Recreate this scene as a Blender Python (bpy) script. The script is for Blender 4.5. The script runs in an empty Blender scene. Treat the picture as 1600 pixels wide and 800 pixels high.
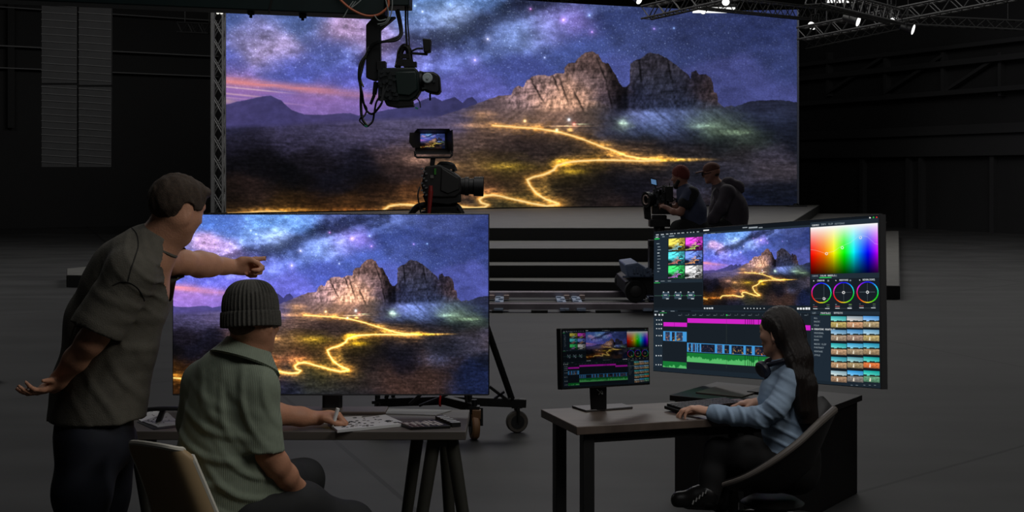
import bpy, bmesh, math, random
import numpy as np
from mathutils import Vector, Matrix, Quaternion
random.seed(7)
SC = bpy.context.scene
COL = SC.collection
# camera: eye at EYE above the floor, level, the view shifted so that the horizon sits at HZ in a 1600 x 800 frame
EYE, FPX, CX0, HZ = 1.70, 2200.0, 800.0, 270.0
def W(px, py, d):                 # the point of the place seen at px, py when it stands d metres away
    return Vector(((px - CX0) * d / FPX, d, EYE - (py - HZ) * d / FPX))
def Dz(py, z):                    # distance at which height z is seen at row py
    return FPX * (EYE - z) / (py - HZ)
def X(px, d): return (px - CX0) * d / FPX
def Zz(py, d): return EYE - (py - HZ) * d / FPX
def lin(c):
    return tuple(((v / 255) / 12.92 if v / 255 <= .04045 else ((v / 255 + .055) / 1.055) ** 2.4) for v in c)

# ------------------------------------------------------------------ materials
MATS = {}
def mat(name, col, rough=.6, metal=0.0, noise=0.0, nscale=20.0, bump=0.0, bscale=60.0, spec=.5, coat=0.0, stretch=None):
    if name in MATS: return MATS[name]
    m = bpy.data.materials.new(name); m.use_nodes = True; MATS[name] = m
    nt = m.node_tree; b = nt.nodes['Principled BSDF']
    c = lin(col) if max(col) > 1 else col
    b.inputs['Base Color'].default_value = (*c, 1); b.inputs['Roughness'].default_value = rough; b.inputs['Metallic'].default_value = metal
    b.inputs['Specular IOR Level'].default_value = spec; b.inputs['Coat Weight'].default_value = coat
    tc = nt.nodes.new('ShaderNodeTexCoord'); src = tc.outputs['Object']
    if stretch:
        mp = nt.nodes.new('ShaderNodeMapping'); mp.inputs['Scale'].default_value = stretch; nt.links.new(src, mp.inputs[0]); src = mp.outputs[0]
    if noise:
        n = nt.nodes.new('ShaderNodeTexNoise'); n.inputs['Scale'].default_value = nscale; n.inputs['Detail'].default_value = 5
        nt.links.new(src, n.inputs['Vector'])
        mr = nt.nodes.new('ShaderNodeMapRange'); mr.inputs[1].default_value = .3; mr.inputs[2].default_value = .7; mr.inputs[3].default_value = 1 - noise; mr.inputs[4].default_value = 1 + noise
        nt.links.new(n.outputs['Fac'], mr.inputs[0])
        mx = nt.nodes.new('ShaderNodeMix'); mx.data_type = 'RGBA'; mx.blend_type = 'MULTIPLY'; mx.inputs[0].default_value = 1
        mx.inputs[6].default_value = (*c, 1); nt.links.new(mr.outputs[0], mx.inputs[7]); nt.links.new(mx.outputs[2], b.inputs['Base Color'])
    if bump:
        n = nt.nodes.new('ShaderNodeTexNoise'); n.inputs['Scale'].default_value = bscale; n.inputs['Detail'].default_value = 4
        nt.links.new(src, n.inputs['Vector'])
        bp = nt.nodes.new('ShaderNodeBump'); bp.inputs['Strength'].default_value = bump; bp.inputs['Distance'].default_value = .01
        nt.links.new(n.outputs['Fac'], bp.inputs['Height']); nt.links.new(bp.outputs[0], b.inputs['Normal'])
    return m
def wave_bump(m, scale, strength, axis='X', dist=.004, rot=None):
    nt = m.node_tree; b = nt.nodes['Principled BSDF']; tc = nt.nodes.new('ShaderNodeTexCoord')
    w = nt.nodes.new('ShaderNodeTexWave'); w.bands_direction = axis; w.inputs['Scale'].default_value = scale; w.inputs['Distortion'].default_value = 1.5; w.inputs['Detail'].default_value = 2
    nt.links.new(tc.outputs['Object'], w.inputs['Vector'])
    bp = nt.nodes.new('ShaderNodeBump'); bp.inputs['Strength'].default_value = strength; bp.inputs['Distance'].default_value = dist
    nt.links.new(w.outputs['Fac'], bp.inputs['Height']); nt.links.new(bp.outputs[0], b.inputs['Normal'])
    return m
def emit(name, col, strength):
    if name in MATS: return MATS[name]
    m = bpy.data.materials.new(name); m.use_nodes = True; MATS[name] = m
    nt = m.node_tree; nt.nodes.clear(); o = nt.nodes.new('ShaderNodeOutputMaterial'); e = nt.nodes.new('ShaderNodeEmission')
    e.inputs[0].default_value = (*lin(col), 1); e.inputs[1].default_value = strength; nt.links.new(e.outputs[0], o.inputs[0])
    return m
def screen_mat(name, strength):
    m = bpy.data.materials.new(name); m.use_nodes = True
    nt = m.node_tree; nt.nodes.clear(); o = nt.nodes.new('ShaderNodeOutputMaterial'); e = nt.nodes.new('ShaderNodeEmission')
    a = nt.nodes.new('ShaderNodeAttribute'); a.attribute_name = 'picture'; nt.links.new(a.outputs['Color'], e.inputs[0]); e.inputs[1].default_value = strength
    nt.links.new(e.outputs[0], o.inputs[0]); m.cycles.emission_sampling = 'NONE'
    return m

# ------------------------------------------------------------------ objects
def thing(name, label, cat, loc, group=None, rotz=0.0):
    o = bpy.data.objects.new(name, None); COL.objects.link(o); o.location = loc; o.rotation_euler = (0, 0, rotz); o.empty_display_size = .1
    o['label'] = label; o['category'] = cat
    if group: o['group'] = group
    return o
def tag(o, label=None, cat=None, group=None, kind=None):
    if label: o['label'] = label
    if cat: o['category'] = cat
    if group: o['group'] = group
    if kind: o['kind'] = kind
    return o
def wloc(o):
    v = Vector((0, 0, 0))
    while o is not None: v += Vector(o.location); o = o.parent
    return v
def link(name, verts, faces, material, parent=None, origin=None, smooth=True, bev=0.0, auto=35):
    """mesh object from world-space verts; origin: the object's own base point (top-level) or the parent's"""
    me = bpy.data.meshes.new(name)
    o = bpy.data.objects.new(name, me); COL.objects.link(o)
    if parent is not None: o.parent = parent; off = wloc(parent)
    else: off = Vector(origin) if origin is not None else Vector((0, 0, 0)); o.location = off
    va = np.asarray(verts, dtype=np.float64).reshape(-1, 3) - np.array(off)
    if isinstance(faces, np.ndarray):
        nf, k = faces.shape
        me.vertices.add(len(va)); me.vertices.foreach_set('co', va.astype(np.float32).ravel())
        me.loops.add(nf * k); me.loops.foreach_set('vertex_index', faces.astype(np.int32).ravel())
        me.polygons.add(nf); me.polygons.foreach_set('loop_start', (np.arange(nf) * k).astype(np.int32)); me.polygons.foreach_set('loop_total', np.full(nf, k, np.int32))
        me.update(calc_edges=True); me.validate()
    else:
        me.from_pydata([tuple(v) for v in va], [], faces); me.update()
    if material is not None: me.materials.append(material)
    if smooth:
        me.polygons.foreach_set('use_smooth', [True] * len(me.polygons))
        if auto:
            try: me.set_sharp_from_angle(angle=math.radians(auto))
            except Exception: pass
    if bev:
        b = o.modifiers.new('bevel', 'BEVEL'); b.width = bev; b.segments = 2; b.limit_method = 'ANGLE'; b.angle_limit = math.radians(40); b.harden_normals = False
    return o

class MB:
    """collects shapes (in world space, or through a matrix) for ONE mesh"""
    def __init__(s, M=None): s.v = []; s.f = []; s.M = M
    def add(s, vs, fs):
        b = len(s.v)
        for p in vs:
            p = Vector(p); s.v.append(s.M @ p if s.M is not None else p)
        s.f += [tuple(b + i for i in f) for f in fs]
    def box(s, c, size, R=None):
        c = Vector(c); hx, hy, hz = (x / 2 for x in size)
        vs = [Vector((x, y, z)) for x in (-hx, hx) for y in (-hy, hy) for z in (-hz, hz)]
        if R is not None: vs = [R @ v for v in vs]
        s.add([c + v for v in vs], [(0,1,3,2),(4,6,7,5),(0,4,5,1),(2,3,7,6),(0,2,6,4),(1,5,7,3)]); return s
    def bar(s, a, b, w, h, up=(0, 0, 1)):
        a = Vector(a); b = Vector(b); d = (b - a); L = d.length; d.normalize(); u = Vector(up)
        x = d.cross(u)
        if x.length < 1e-4: x = d.cross(Vector((1, 0, 0)))
        x.normalize(); z = x.cross(d)
        vs = [a + d * (L * t) + x * (i * w / 2) + z * (j * h / 2) for t in (0, 1) for i in (-1, 1) for j in (-1, 1)]
        s.add(vs, [(0,1,3,2),(4,6,7,5),(0,4,5,1),(2,3,7,6),(0,2,6,4),(1,5,7,3)]); return s
    def cyl(s, a, b, ra, rb=None, n=16, cap=True):
        rb = ra if rb is None else rb
        return s.sweep([a, b], [ra, rb], n, cap)
    def sweep(s, pts, rad, n=10, cap=True):
        pts = [Vector(p) for p in pts]
        if not hasattr(rad, '__len__'): rad = [rad] * len(pts)
        vs = []; fs = []; prev = None
        for i, p in enumerate(pts):
            t = (pts[min(i + 1, len(pts) - 1)] - pts[max(i - 1, 0)]).normalized()
            if prev is None:
                x = t.cross(Vector((0, 0, 1)))
                if x.length < 1e-3: x = t.cross(Vector((1, 0, 0)))
            else: x = prev - t * prev.dot(t)
            x.normalize(); prev = x; y = t.cross(x)
            for k in range(n):
                a = 2 * math.pi * k / n; vs.append(p + (x * math.cos(a) + y * math.sin(a)) * rad[i])
        for i in range(len(pts) - 1):
            for k in range(n):
                fs.append((i * n + k, i * n + (k + 1) % n, (i + 1) * n + (k + 1) % n, (i + 1) * n + k))
        if cap: fs.append(tuple(range(n))[::-1]); fs.append(tuple((len(pts) - 1) * n + k for k in range(n)))
        s.add(vs, fs); return s
    def curve(s, ctrl, r, n=8, seg=8):
        return s.sweep(spline(ctrl, seg), r, n)
    def lathe(s, prof, c, axis=(0, 0, 1), n=24):
        """prof: list of (radius, height along the axis)"""
        ax = Vector(axis).normalized(); x = ax.cross(Vector((0, 0, 1)))
        if x.length < 1e-3: x = Vector((1, 0, 0))
        x.normalize(); y = ax.cross(x); c = Vector(c); vs = []; fs = []
        for r, h in prof:
            for k in range(n):
                a = 2 * math.pi * k / n; vs.append(c + ax * h + (x * math.cos(a) + y * math.sin(a)) * r)
        for i in range(len(prof) - 1):
            for k in range(n): fs.append((i * n + k, i * n + (k + 1) % n, (i + 1) * n + (k + 1) % n, (i + 1) * n + k))
        fs.append(tuple(range(n))[::-1]); fs.append(tuple((len(prof) - 1) * n + k for k in range(n)))
        s.add(vs, fs); return s
    def prism(s, poly, off):
        n = len(poly); off = Vector(off); poly = [Vector(p) for p in poly]
        s.add(poly + [p + off for p in poly], [tuple(range(n))[::-1], tuple(range(n, 2 * n))] + [(i, (i + 1) % n, n + (i + 1) % n, n + i) for i in range(n)]); return s
    def ball(s, c, r, n=12):
        if not hasattr(r, '__len__'): r = (r, r, r)
        c = Vector(c); vs = []; fs = []; m = n // 2 + 1
        for i in range(m + 1):
            th = math.pi * i / m
            for k in range(n):
                a = 2 * math.pi * k / n; vs.append(c + Vector((r[0] * math.sin(th) * math.cos(a), r[1] * math.sin(th) * math.sin(a), r[2] * math.cos(th))))
        for i in range(m):
            for k in range(n): fs.append((i * n + k, i * n + (k + 1) % n, (i + 1) * n + (k + 1) % n, (i + 1) * n + k))
        s.add(vs, fs); return s
    def build(s, name, material, parent=None, origin=None, bev=0.0, smooth=True, label=None, auto=35):
        o = link(name, s.v, s.f, material, parent, origin, smooth, bev, auto)
        bm = bmesh.new(); bm.from_mesh(o.data); bmesh.ops.remove_doubles(bm, verts=bm.verts, dist=1e-6); bmesh.ops.recalc_face_normals(bm, faces=bm.faces); bm.to_mesh(o.data); bm.free()
        if label: o['label'] = label
        return o
def spline(ctrl, seg=8):
    P = [Vector(p) for p in ctrl]; out = []
    for i in range(len(P) - 1):
        p0 = P[max(i - 1, 0)]; p1 = P[i]; p2 = P[i + 1]; p3 = P[min(i + 2, len(P) - 1)]
        for k in range(seg):
            t = k / seg
            out.append(.5 * ((2 * p1) + (p2 - p0) * t + (2 * p0 - 5 * p1 + 4 * p2 - p3) * t * t + (3 * p1 - p0 - 3 * p2 + p3) * t ** 3))
    out.append(P[-1]); return out

def picture_grid(name, pos, rows, cols, rgb, material, parent):
    """a display surface: a regular grid whose points carry the picture's colours. pos(u, v) -> arrays x, y, z"""
    u, v = np.meshgrid(np.linspace(0, 1, cols), np.linspace(0, 1, rows))
    p = np.stack(pos(u, v), -1).reshape(-1, 3)
    i = np.arange(rows * cols).reshape(rows, cols)
    f = np.stack([i[:-1, :-1], i[1:, :-1], i[1:, 1:], i[:-1, 1:]], -1).reshape(-1, 4)
    o = link(name, p, f, material, parent, None, smooth=False)
    at = o.data.color_attributes.new('picture', 'FLOAT_COLOR', 'POINT')
    c = rgb.reshape(-1, 3) / 255.0
    c = np.where(c <= .04045, c / 12.92, ((c + .055) / 1.055) ** 2.4)
    at.data.foreach_set('color', np.concatenate([c, np.ones((len(c), 1))], 1).astype(np.float32).ravel())
    return o
def copy_tree(o, parent=None):
    c = o.copy(); COL.objects.link(c)
    if parent is not None: c.parent = parent
    for ch in list(o.children): copy_tree(ch, c)
    return c
# ---------------------------------------------------------------- pictures shown on the screens (procedural, numpy)
def _hash(ix, iy, seed):
    n = (ix.astype(np.int64) * 374761393 + iy.astype(np.int64) * 668265263 + seed * 1274126177) & 0x7fffffff
    n = ((n ^ (n >> 13)) * 1274126177) & 0x7fffffff
    n = ((n ^ (n >> 15)) * 668265263) & 0x7fffffff
    return ((n ^ (n >> 16)) & 0xffffff) / float(0x1000000)

def vnoise(x, y, seed=0):
    ix = np.floor(x); iy = np.floor(y); fx = x - ix; fy = y - iy
    fx = fx * fx * (3 - 2 * fx); fy = fy * fy * (3 - 2 * fy)
    a = _hash(ix, iy, seed); b = _hash(ix + 1, iy, seed); c = _hash(ix, iy + 1, seed); d = _hash(ix + 1, iy + 1, seed)
    return (a * (1 - fx) + b * fx) * (1 - fy) + (c * (1 - fx) + d * fx) * fy

def fbm(x, y, seed=0, octv=4):
    s = 0; a = 0.5; t = 0
    for o in range(octv):
        s = s + a * vnoise(x, y, seed + o * 17); t += a; a *= 0.55; x, y = 1.62 * x + 1.21 * y + 3.1, 1.62 * y - 1.21 * x + 1.7
    return s / t

def scatter(X, Y, pts, sig):
    num = np.zeros(X.shape + (3,)); den = np.zeros(X.shape) + 1e-12
    for p in pts:
        sg = p[3] if len(p) > 3 else sig
        w = np.exp(-(((X - p[0]) ** 2 + (1.5 * (Y - p[1])) ** 2) / (2 * sg * sg))) + 1e-7 / (1 + ((X - p[0]) ** 2 + (Y - p[1]) ** 2) * .001)
        num += w[..., None] * np.array(p[2], float); den += w
    return num / den[..., None]

SKYP = [(352,20,(62,84,150)),(420,78,(172,148,196)),(400,60,(118,116,178)),(470,28,(70,92,155)),(350,100,(66,80,168)),(450,112,(74,84,178)),(352,122,(150,105,165)),
 (500,165,(125,98,165)),(560,120,(76,82,178)),(545,45,(165,132,178)),(590,62,(146,122,180)),(650,22,(96,132,196)),(700,28,(140,164,214)),
 (725,52,(60,74,122)),(752,72,(52,66,122)),(665,48,(62,72,120)),(640,92,(100,98,178)),(690,98,(82,92,175)),(770,42,(58,72,125)),(800,50,(112,138,208)),(850,40,(116,128,198)),(878,32,(110,92,178)),
 (900,75,(58,74,142)),(800,110,(62,74,150)),(750,140,(84,86,172)),(700,146,(88,88,178)),(820,10,(42,50,92)),(760,-5,(70,105,165)),(690,-15,(80,120,185)),(880,-10,(50,60,108)),(960,20,(42,54,106)),(1000,60,(50,62,116)),
 (1100,50,(42,52,100)),(1200,30,(38,48,96)),(1240,100,(44,54,104)),(1150,130,(58,64,124)),(1200,150,(62,68,132)),(960,120,(68,78,152)),(960,-20,(58,70,120)),(1100,-20,(50,60,108)),
 (600,140,(88,84,172)),(560,160,(112,92,165)),(520,85,(72,84,160)),(600,10,(66,92,160)),(560,-15,(62,92,165)),(470,-15,(58,84,155))]
LANDP = [(840,138,(112,88,88)),(815,150,(98,78,84)),(920,95,(88,68,66)),(900,150,(150,112,92)),(870,165,(160,118,92)),(850,150,(135,102,88)),(800,168,(108,86,84)),(955,140,(64,52,60)),(975,165,(34,32,48)),(935,178,(80,66,58)),(930,130,(100,80,80)),
 (820,185,(122,96,88)),(880,183,(128,98,90)),(770,170,(92,76,86)),(750,182,(170,122,74),12),(775,186,(96,76,76)),
 (1020,100,(62,58,72)),(1040,138,(48,50,70)),(1090,125,(46,40,52)),(1112,142,(84,66,70)),(1000,150,(40,44,70)),(1030,128,(76,82,112)),(1030,112,(66,60,72)),(1070,140,(44,48,70)),
 (965,185,(60,66,98)),(1000,185,(74,84,128)),(1025,192,(80,94,138)),(1050,172,(60,70,108)),(1060,205,(58,70,108)),(1085,185,(70,82,112)),(974,193,(140,165,140),9),(1105,198,(112,135,118)),(1150,205,(84,100,86)),(1130,200,(105,128,105)),(1175,215,(60,74,66)),
 (1010,212,(16,22,32)),(1080,222,(18,24,36)),(1200,205,(22,26,38)),(1220,188,(50,58,90)),(1180,184,(46,54,84)),(1190,168,(34,36,54)),(1140,180,(44,50,72)),(1240,172,(36,40,60)),(1240,215,(26,30,44)),(1130,222,(22,28,38)),
 (400,168,(66,60,104)),(360,185,(46,46,82)),(480,195,(54,50,76)),(550,198,(74,66,94)),(620,190,(76,70,102)),(680,168,(72,68,110)),(700,190,(88,78,108)),(450,216,(50,46,70)),(380,215,(32,30,46)),(520,225,(58,54,80)),(600,215,(70,64,94)),(650,212,(66,60,84)),(730,172,(80,74,106)),(450,178,(60,56,100)),(530,186,(56,52,88)),
 (400,250,(16,15,20)),(500,250,(28,25,34)),(560,258,(26,25,38)),(450,280,(13,13,17)),(520,290,(22,22,34)),(580,285,(18,16,20)),(650,240,(105,80,74)),(630,262,(60,44,42)),(615,245,(84,64,66)),(400,300,(48,34,32)),(370,312,(26,19,16)),(450,318,(60,40,20)),(550,322,(96,58,26)),(590,305,(60,36,22)),(650,310,(110,66,36)),(690,318,(140,86,46)),
 (720,235,(88,70,68)),(760,212,(112,86,78)),(820,228,(56,44,44)),(780,240,(54,42,42)),(880,225,(48,40,40)),(850,212,(70,54,50)),(755,258,(140,104,56)),(715,262,(96,72,52)),(790,262,(88,72,28)),(800,285,(56,42,32)),(760,285,(84,56,42)),(905,272,(66,54,26)),(930,285,(26,23,26)),(900,300,(34,27,24)),(980,285,(22,22,30)),(1000,268,(30,29,38)),
 (1080,240,(66,54,50)),(1150,238,(50,45,48)),(1200,243,(66,62,80)),(1200,265,(80,72,82)),(1150,268,(64,62,78)),(1100,280,(32,34,46)),(1200,300,(22,26,40)),(1000,310,(18,18,28)),(930,312,(24,22,26)),(880,332,(38,31,24)),(1060,230,(38,35,44)),(1000,235,(72,56,50)),(1080,262,(40,40,50)),
 (700,345,(34,34,50),34),(600,345,(22,20,24),34),(800,340,(70,64,26),34),(870,345,(52,46,28),34),(950,345,(70,50,44),34),(1050,340,(60,44,40),34),(1160,345,(28,36,66),34),(500,340,(50,30,16),34),(770,358,(28,34,58),34),(1100,310,(40,32,34)),(840,360,(34,38,58),34),(900,362,(36,38,52),34)]
RIDGE_FAR = [(300,170),(352,163),(385,155),(410,150),(424,149),(440,157),(455,171),(475,178),(500,179),(530,177),(548,176),(560,180),(600,172),(640,164),(658,157),(668,153),(679,151),(691,157),(700,154),(711,151),(723,160),(730,153),(738,151),(745,158),(748,170),(760,180),(2000,180)]
RIDGE_MAIN = [(300,400),(600,215),(690,180),(740,163.7),(758,157),(777.5,149.7),(799,147.8),(802,139),(810,133),(818,135.6),(822.5,126),(832,119),(841,116),(858,118),(871,113.5),(881.5,114),(882.5,103.7),(890,98),(899,98),(903,90.6),(914,81.6),(924.6,79.4),(935,85),(941.5,96),(952,100),(961,115),(967,128),(973,135.6),(979,134.7),(983.7,130),
 (985,99),(992,94),(1002,91),(1012,82),(1027.5,83),(1044,92),(1058,102),(1075,116),(1079,122.5),(1080,112),(1087,109.6),(1093,116),(1103.5,115),(1112,122.5),(1116,142.7),(1120,144),(1122,160),(1132,167),(1142,164),(1149,166),(1169,158),(1193,156),(1213,156),(1230,157),(1247,160),(1400,165)]
ROADS = [([(770,196),(786,197),(810,199),(838,200.5),(860,204),(877,207),(900,214),(920,221),(940,229),(958,235),(978,243.5),(1000,247.5),(1022,249.5)],1.5,1.0),
 ([(1030,250.5),(1005,251.5),(975,250.5),(940,250),(905,251.5),(885,254),(870,259),(865,266),(850,273),(832,277),(824,281),(828,290),(838,302),(852,311),(872,318)],1.9,1.05),
 ([(872,319),(855,322),(832,318),(805,312),(780,306),(770,304.5),(757,306),(749,312),(752,317),(763,320),(756,324.5),(735,325),(710,321),(690,318.5),(650,321),(625,319.5),(608,322),(598,330)],1.9,1.0),
 ([(340,334.5),(380,333),(405,330.5),(428,330),(460,332.5),(500,335)],1.5,.8)]
GLOW = [(760,178,14,4,(150,105,60),.5),(735,196,22,4,(170,120,70),.45),(790,260,30,6,(150,120,30),.5),(880,254,16,6,(230,170,40),.9),(895,268,18,4,(190,150,30),.6),(1055,250,24,2.5,(235,175,50),.95),(1090,249,22,2,(190,140,60),.6),
 (1035,247,16,4,(220,150,40),.6),(840,200,8,4,(230,150,60),.7),(890,203,5,3,(255,190,90),.8),(700,300,30,8,(120,70,40),.35),(650,250,20,8,(190,140,110),.4),(755,300,30,8,(200,120,70),.4),(560,330,45,5,(190,110,40),.55),(440,328,45,3,(220,150,50),.5),(940,226,16,5,(200,140,40),.45),(960,240,20,4,(220,150,50),.6),
 (700,258,20,6,(170,125,70),.5),(850,292,10,10,(170,120,50),.4),(888,197,30,.8,(255,210,150),.55),(905,194,12,1,(190,215,160),.6),(1075,300,40,12,(46,54,80),.5),(974,192,7,4.5,(170,200,160),.7),(1100,197,22,4,(140,168,140),.45),(1150,207,30,4,(110,130,96),.4)]
SPARK = [(829,14,(255,140,230),3.0),(880,31,(255,120,235),4.0),(921,24,(150,190,255),3.6),(762,61,(230,205,205),4.5),(648,9,(190,225,255),3.0),(742,94,(180,120,205),6.0),(851,90,(200,210,255),2.2),(1022,45,(170,120,200),3),(1053,44,(150,190,255),2.6),(925,50,(185,120,205),4.5),(660,18,(230,235,255),2.0),(870,203,(255,225,150),2.4),(820,189,(255,190,110),2.4),(889,187,(205,235,255),2.2),(897,194,(255,80,70),2)]

def land(X, Y, stars=1.0, fine=1.0):
    """night panorama with a lit mountain road, colours 0..255 sRGB; X, Y in picture units"""
    X = np.asarray(X, float); Y = np.asarray(Y, float)
    wx = X + 16 * (fbm(X / 34, Y / 26, 5) - .5); wy = Y + 14 * (fbm(X / 30, Y / 24, 9) - .5)
    sky = scatter(wx, wy, SKYP, 24)
    cl = fbm(X / 22 + Y / 60, Y / 12 - X / 90, 21, 5)
    m = sky.mean(-1, keepdims=True); sky = m + (sky - m) * .86; sky *= (0.80 + 0.46 * cl)[..., None]
    grain = vnoise(X * 1.1, Y * 1.1, 3) * .5 + vnoise(X * .55, Y * .55, 4) * .5
    sky *= (0.86 + 0.28 * grain)[..., None]
    fil = fbm(X / 15 + Y / 40, Y / 8.5 - X / 60, 25, 5); core_ = np.clip((sky.mean(-1) - 96) / 60, 0, 1)
    sky = sky * (1 + (core_ * (fil - .5) * .95)[..., None]); 
    lane = np.full(X.shape, 1e9); wlx = X + 44 * (fbm(X / 22, Y / 15, 28) - .5); wly = Y + 40 * (fbm(X / 20, Y / 13, 29) - .5)
    LN = [(560, 92), (640, 70), (700, 60), (740, 46), (785, 16), (883, -12), (960, -30)]
    for (x0, y0), (x1, y1) in zip(LN[:-1], LN[1:]):
        dx, dy = x1 - x0, y1 - y0; tt = np.clip(((wlx - x0) * dx + (wly - y0) * dy) / (dx * dx + dy * dy), 0, 1)
        lane = np.minimum(lane, np.hypot(wlx - x0 - tt * dx, wly - y0 - tt * dy))
    lw = np.interp(X, [560, 640, 720, 800, 900], [10, 15, 21, 19, 15])
    dk = np.exp(-(lane / lw) ** 2); edge = np.exp(-((lane - lw * 1.9) / (lw * .8)) ** 2)
    sky = sky * (1 - (.36 * dk * (.55 + .9 * fil))[..., None]) + (edge * .30 * fil)[..., None] * np.array((150, 170, 220), float)
    # sunset streaks, low on the left
    t = np.clip((X - 352) / 230, -.5, 1.6)
    yc = 126 + 24 * t
    band = lambda c, w: np.exp(-((Y - c) / w) ** 2)
    fade = np.clip(1.15 - t * .75, 0, 1)
    st = fbm(X / 60, Y / 2.2 - X / 50, 31, 3)
    for c, w, col, a in ((yc, 7, (214,132,138), .95), (yc + 13, 6, (150,108,172), .8), (yc + 25, 12, (132,98,168), .7), (yc + 36, 10, (112,88,158), .6)):
        k = (band(c, w) * fade * a * (.6 + .8 * st))[..., None]; k = np.clip(k, 0, 1)
        sky = sky * (1 - k) + k * np.array(col, float)
    for c, w, x1, col, a in ((135.5, 1.1, 470, (228,190,196), .7), (146, 1.4, 445, (226,186,190), .55), (152, 1.0, 500, (190,150,190), .5), (157.5, 4.5, 380, (232,204,150), .9), (168, 1, 545, (160,130,190), .4)):
        k = (band(c + .1 * (X - 352), w) * np.clip((x1 - X) / 60, 0, 1) * a)[..., None]
        sky = sky * (1 - k) + k * np.array(col, float)
    # stars
    for cell, pw, amp, sd in ((2.2, 5, 44, 41), (4.1, 9, 75, 47), (12, 14, 110, 53)):
        ix = np.floor(X / cell); iy = np.floor(Y / cell)
        sx = (ix + .2 + .6 * _hash(ix, iy, sd)) * cell; sy = (iy + .2 + .6 * _hash(ix, iy, sd + 1)) * cell
        b = _hash(ix, iy, sd + 2) ** pw
        rr = .6 + .3 * b
        dim = np.clip(1.15 - .0009 * (X - 700), .55, 1.1) * np.clip((178 - Y) / 90, .15, 1)
        g = (amp * b * stars * dim * np.exp(-((X - sx) ** 2 + (Y - sy) ** 2) / (rr * rr)))[..., None]
        sky += g * np.array((.86, .95, 1.0))
    for x, y, col, r in SPARK[:11]:
        d2 = (X - x) ** 2 + (Y - y) ** 2
        sky += ((.7 * np.exp(-d2 / (.45 * r)) + .22 * np.exp(-d2 / (1.8 * r * r)))[..., None]) * np.array(col, float) * min(1, stars + .3)
    # land
    gx = X + 26 * (fbm(X / 20, Y / 11, 61) - .5); gy = Y + 14 * (fbm(X / 22, Y / 10, 65) - .5)
    ld = scatter(gx, gy, LANDP, 19)
    rf = np.interp(X, [p[0] for p in RIDGE_FAR], [p[1] for p in RIDGE_FAR]) + 1.6 * (fbm(X / 6, Y * 0, 71) - .5)
    rm = np.interp(X + 3.0 * (fbm(X / 7, Y / 7, 77) - .5), [p[0] for p in RIDGE_MAIN], [p[1] for p in RIDGE_MAIN]) + 3.0 * (fbm(X / 4.5, Y / 9, 73) - .5)
    rock = np.clip((X - 770) / 30, 0, 1) * np.clip((1135 - X) / 20, 0, 1) * np.clip((178 - np.abs(X - 950) * .02 - Y) / 10, 0, 1)
    crack = fbm(X / 4.2 + Y / 24, Y / 8, 81, 5); strata = fbm(X / 36, Y / 2.6 + X / 40, 83, 3)
    blob = fbm(X / 9 , Y / 11, 85, 3)
    rk = (.0 + 1.25 * crack + .55 * strata + .35 * blob); shade = np.clip((X - 946 - .25 * (Y - 120)) / 10, 0, 1) * np.clip((985 - X) / 6, 0, 1); rk *= 1 - .62 * shade; rk *= 1 + .28 * np.clip((938 - X) / 20, 0, 1) * np.clip((Y - 105) / 40, 0, 1); rk *= 1 - .30 * np.clip((X - 984) / 6, 0, 1)
    for cx, cy, sl in ((838, 140, .55), (880, 140, .35), (905, 160, .5), (940, 110, .4), (952, 150, .25), (1000, 110, .1), (1046, 110, .2), (866, 125, .4)):
        u = X - cx - sl * (Y - cy) - 3 * (fbm(Y / 7, X * 0, 87) - .5)
        rk *= 1 - .62 * np.exp(-(u / 1.8) ** 2) * np.exp(-((Y - cy) / 22) ** 2)
    bush = fbm(X / 5.5, Y / 2.8, 91, 4); streak = fbm(X / 26 + Y / 9, Y / 3.2 - X / 50, 93, 4)
    gd = .40 + .62 * bush + .52 * streak; gd = np.where(gd > 1, 1 + (gd - 1) * 1.5, gd)
    # scree runs down the slopes
    scr = np.clip((Y - 160) / 10, 0, 1) * np.clip((225 - Y) / 14, 0, 1) * np.clip((X - 765) / 20, 0, 1) * np.clip((1190 - X) / 30, 0, 1)
    sg = np.where(X < 925, -1.0, 1.0)
    jx = 10 * (fbm(X / 18, Y / 10, 94) - .5); run = .55 * fbm((X + jx - sg * (Y - 190) * 1.35) / 6.5, Y / 30, 95, 3) + .45 * fbm(X / 6 , Y / 3.5, 96, 3)
    gd = gd * (1 - scr) + scr * (.46 + .92 * run + .16 * streak) * (1 + .5 * np.clip((X - 965) / 20, 0, 1) * np.clip((1100 - X) / 60, 0, 1))
    low = np.clip((Y - 175) / 25, 0, 1)
    far = 1 - np.clip((X - 600) / 160, 0, 1) * 0
    kk = np.clip((Y - 200) / 20, 0, 1); tex = (.70 + .55 * streak) * (1 - kk) + gd * kk
    tex = tex * (1 - scr) + gd * scr
    tex = tex * (1 - rock) + rk * rock
    wd = np.clip((fbm(X / 3.1, Y / 3.1, 97, 3) - .5) * 2.4 * fine, -1, 1)
    tex = tex * (1 + (.16 + .14 * rock) * wd)
    m = ld.mean(-1, keepdims=True); ld = m + (ld - m) * .92; ld = ld * np.clip(tex, .10, 2.2)[..., None] * (.95 - .18 * low[..., None]) * (1 + .35 * np.exp(-((Y - 205) / 26) ** 2) * np.clip((760 - X) / 80, 0, 1))[..., None]
    # lit road and its glow on the ground
    for x, y, sx, sy, col, a in GLOW:
        g = 1.7 * np.exp(-((X - x) / sx) ** 2 - ((Y - y) / sy) ** 2) * a * np.clip(.25 + 1.35 * bush * (.6 + .8 * wd * .5 + .2), 0, 1.3)
        ld += g[..., None] * np.array(col, float) * .8
    dist_all = np.full(X.shape, 1e9)
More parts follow.
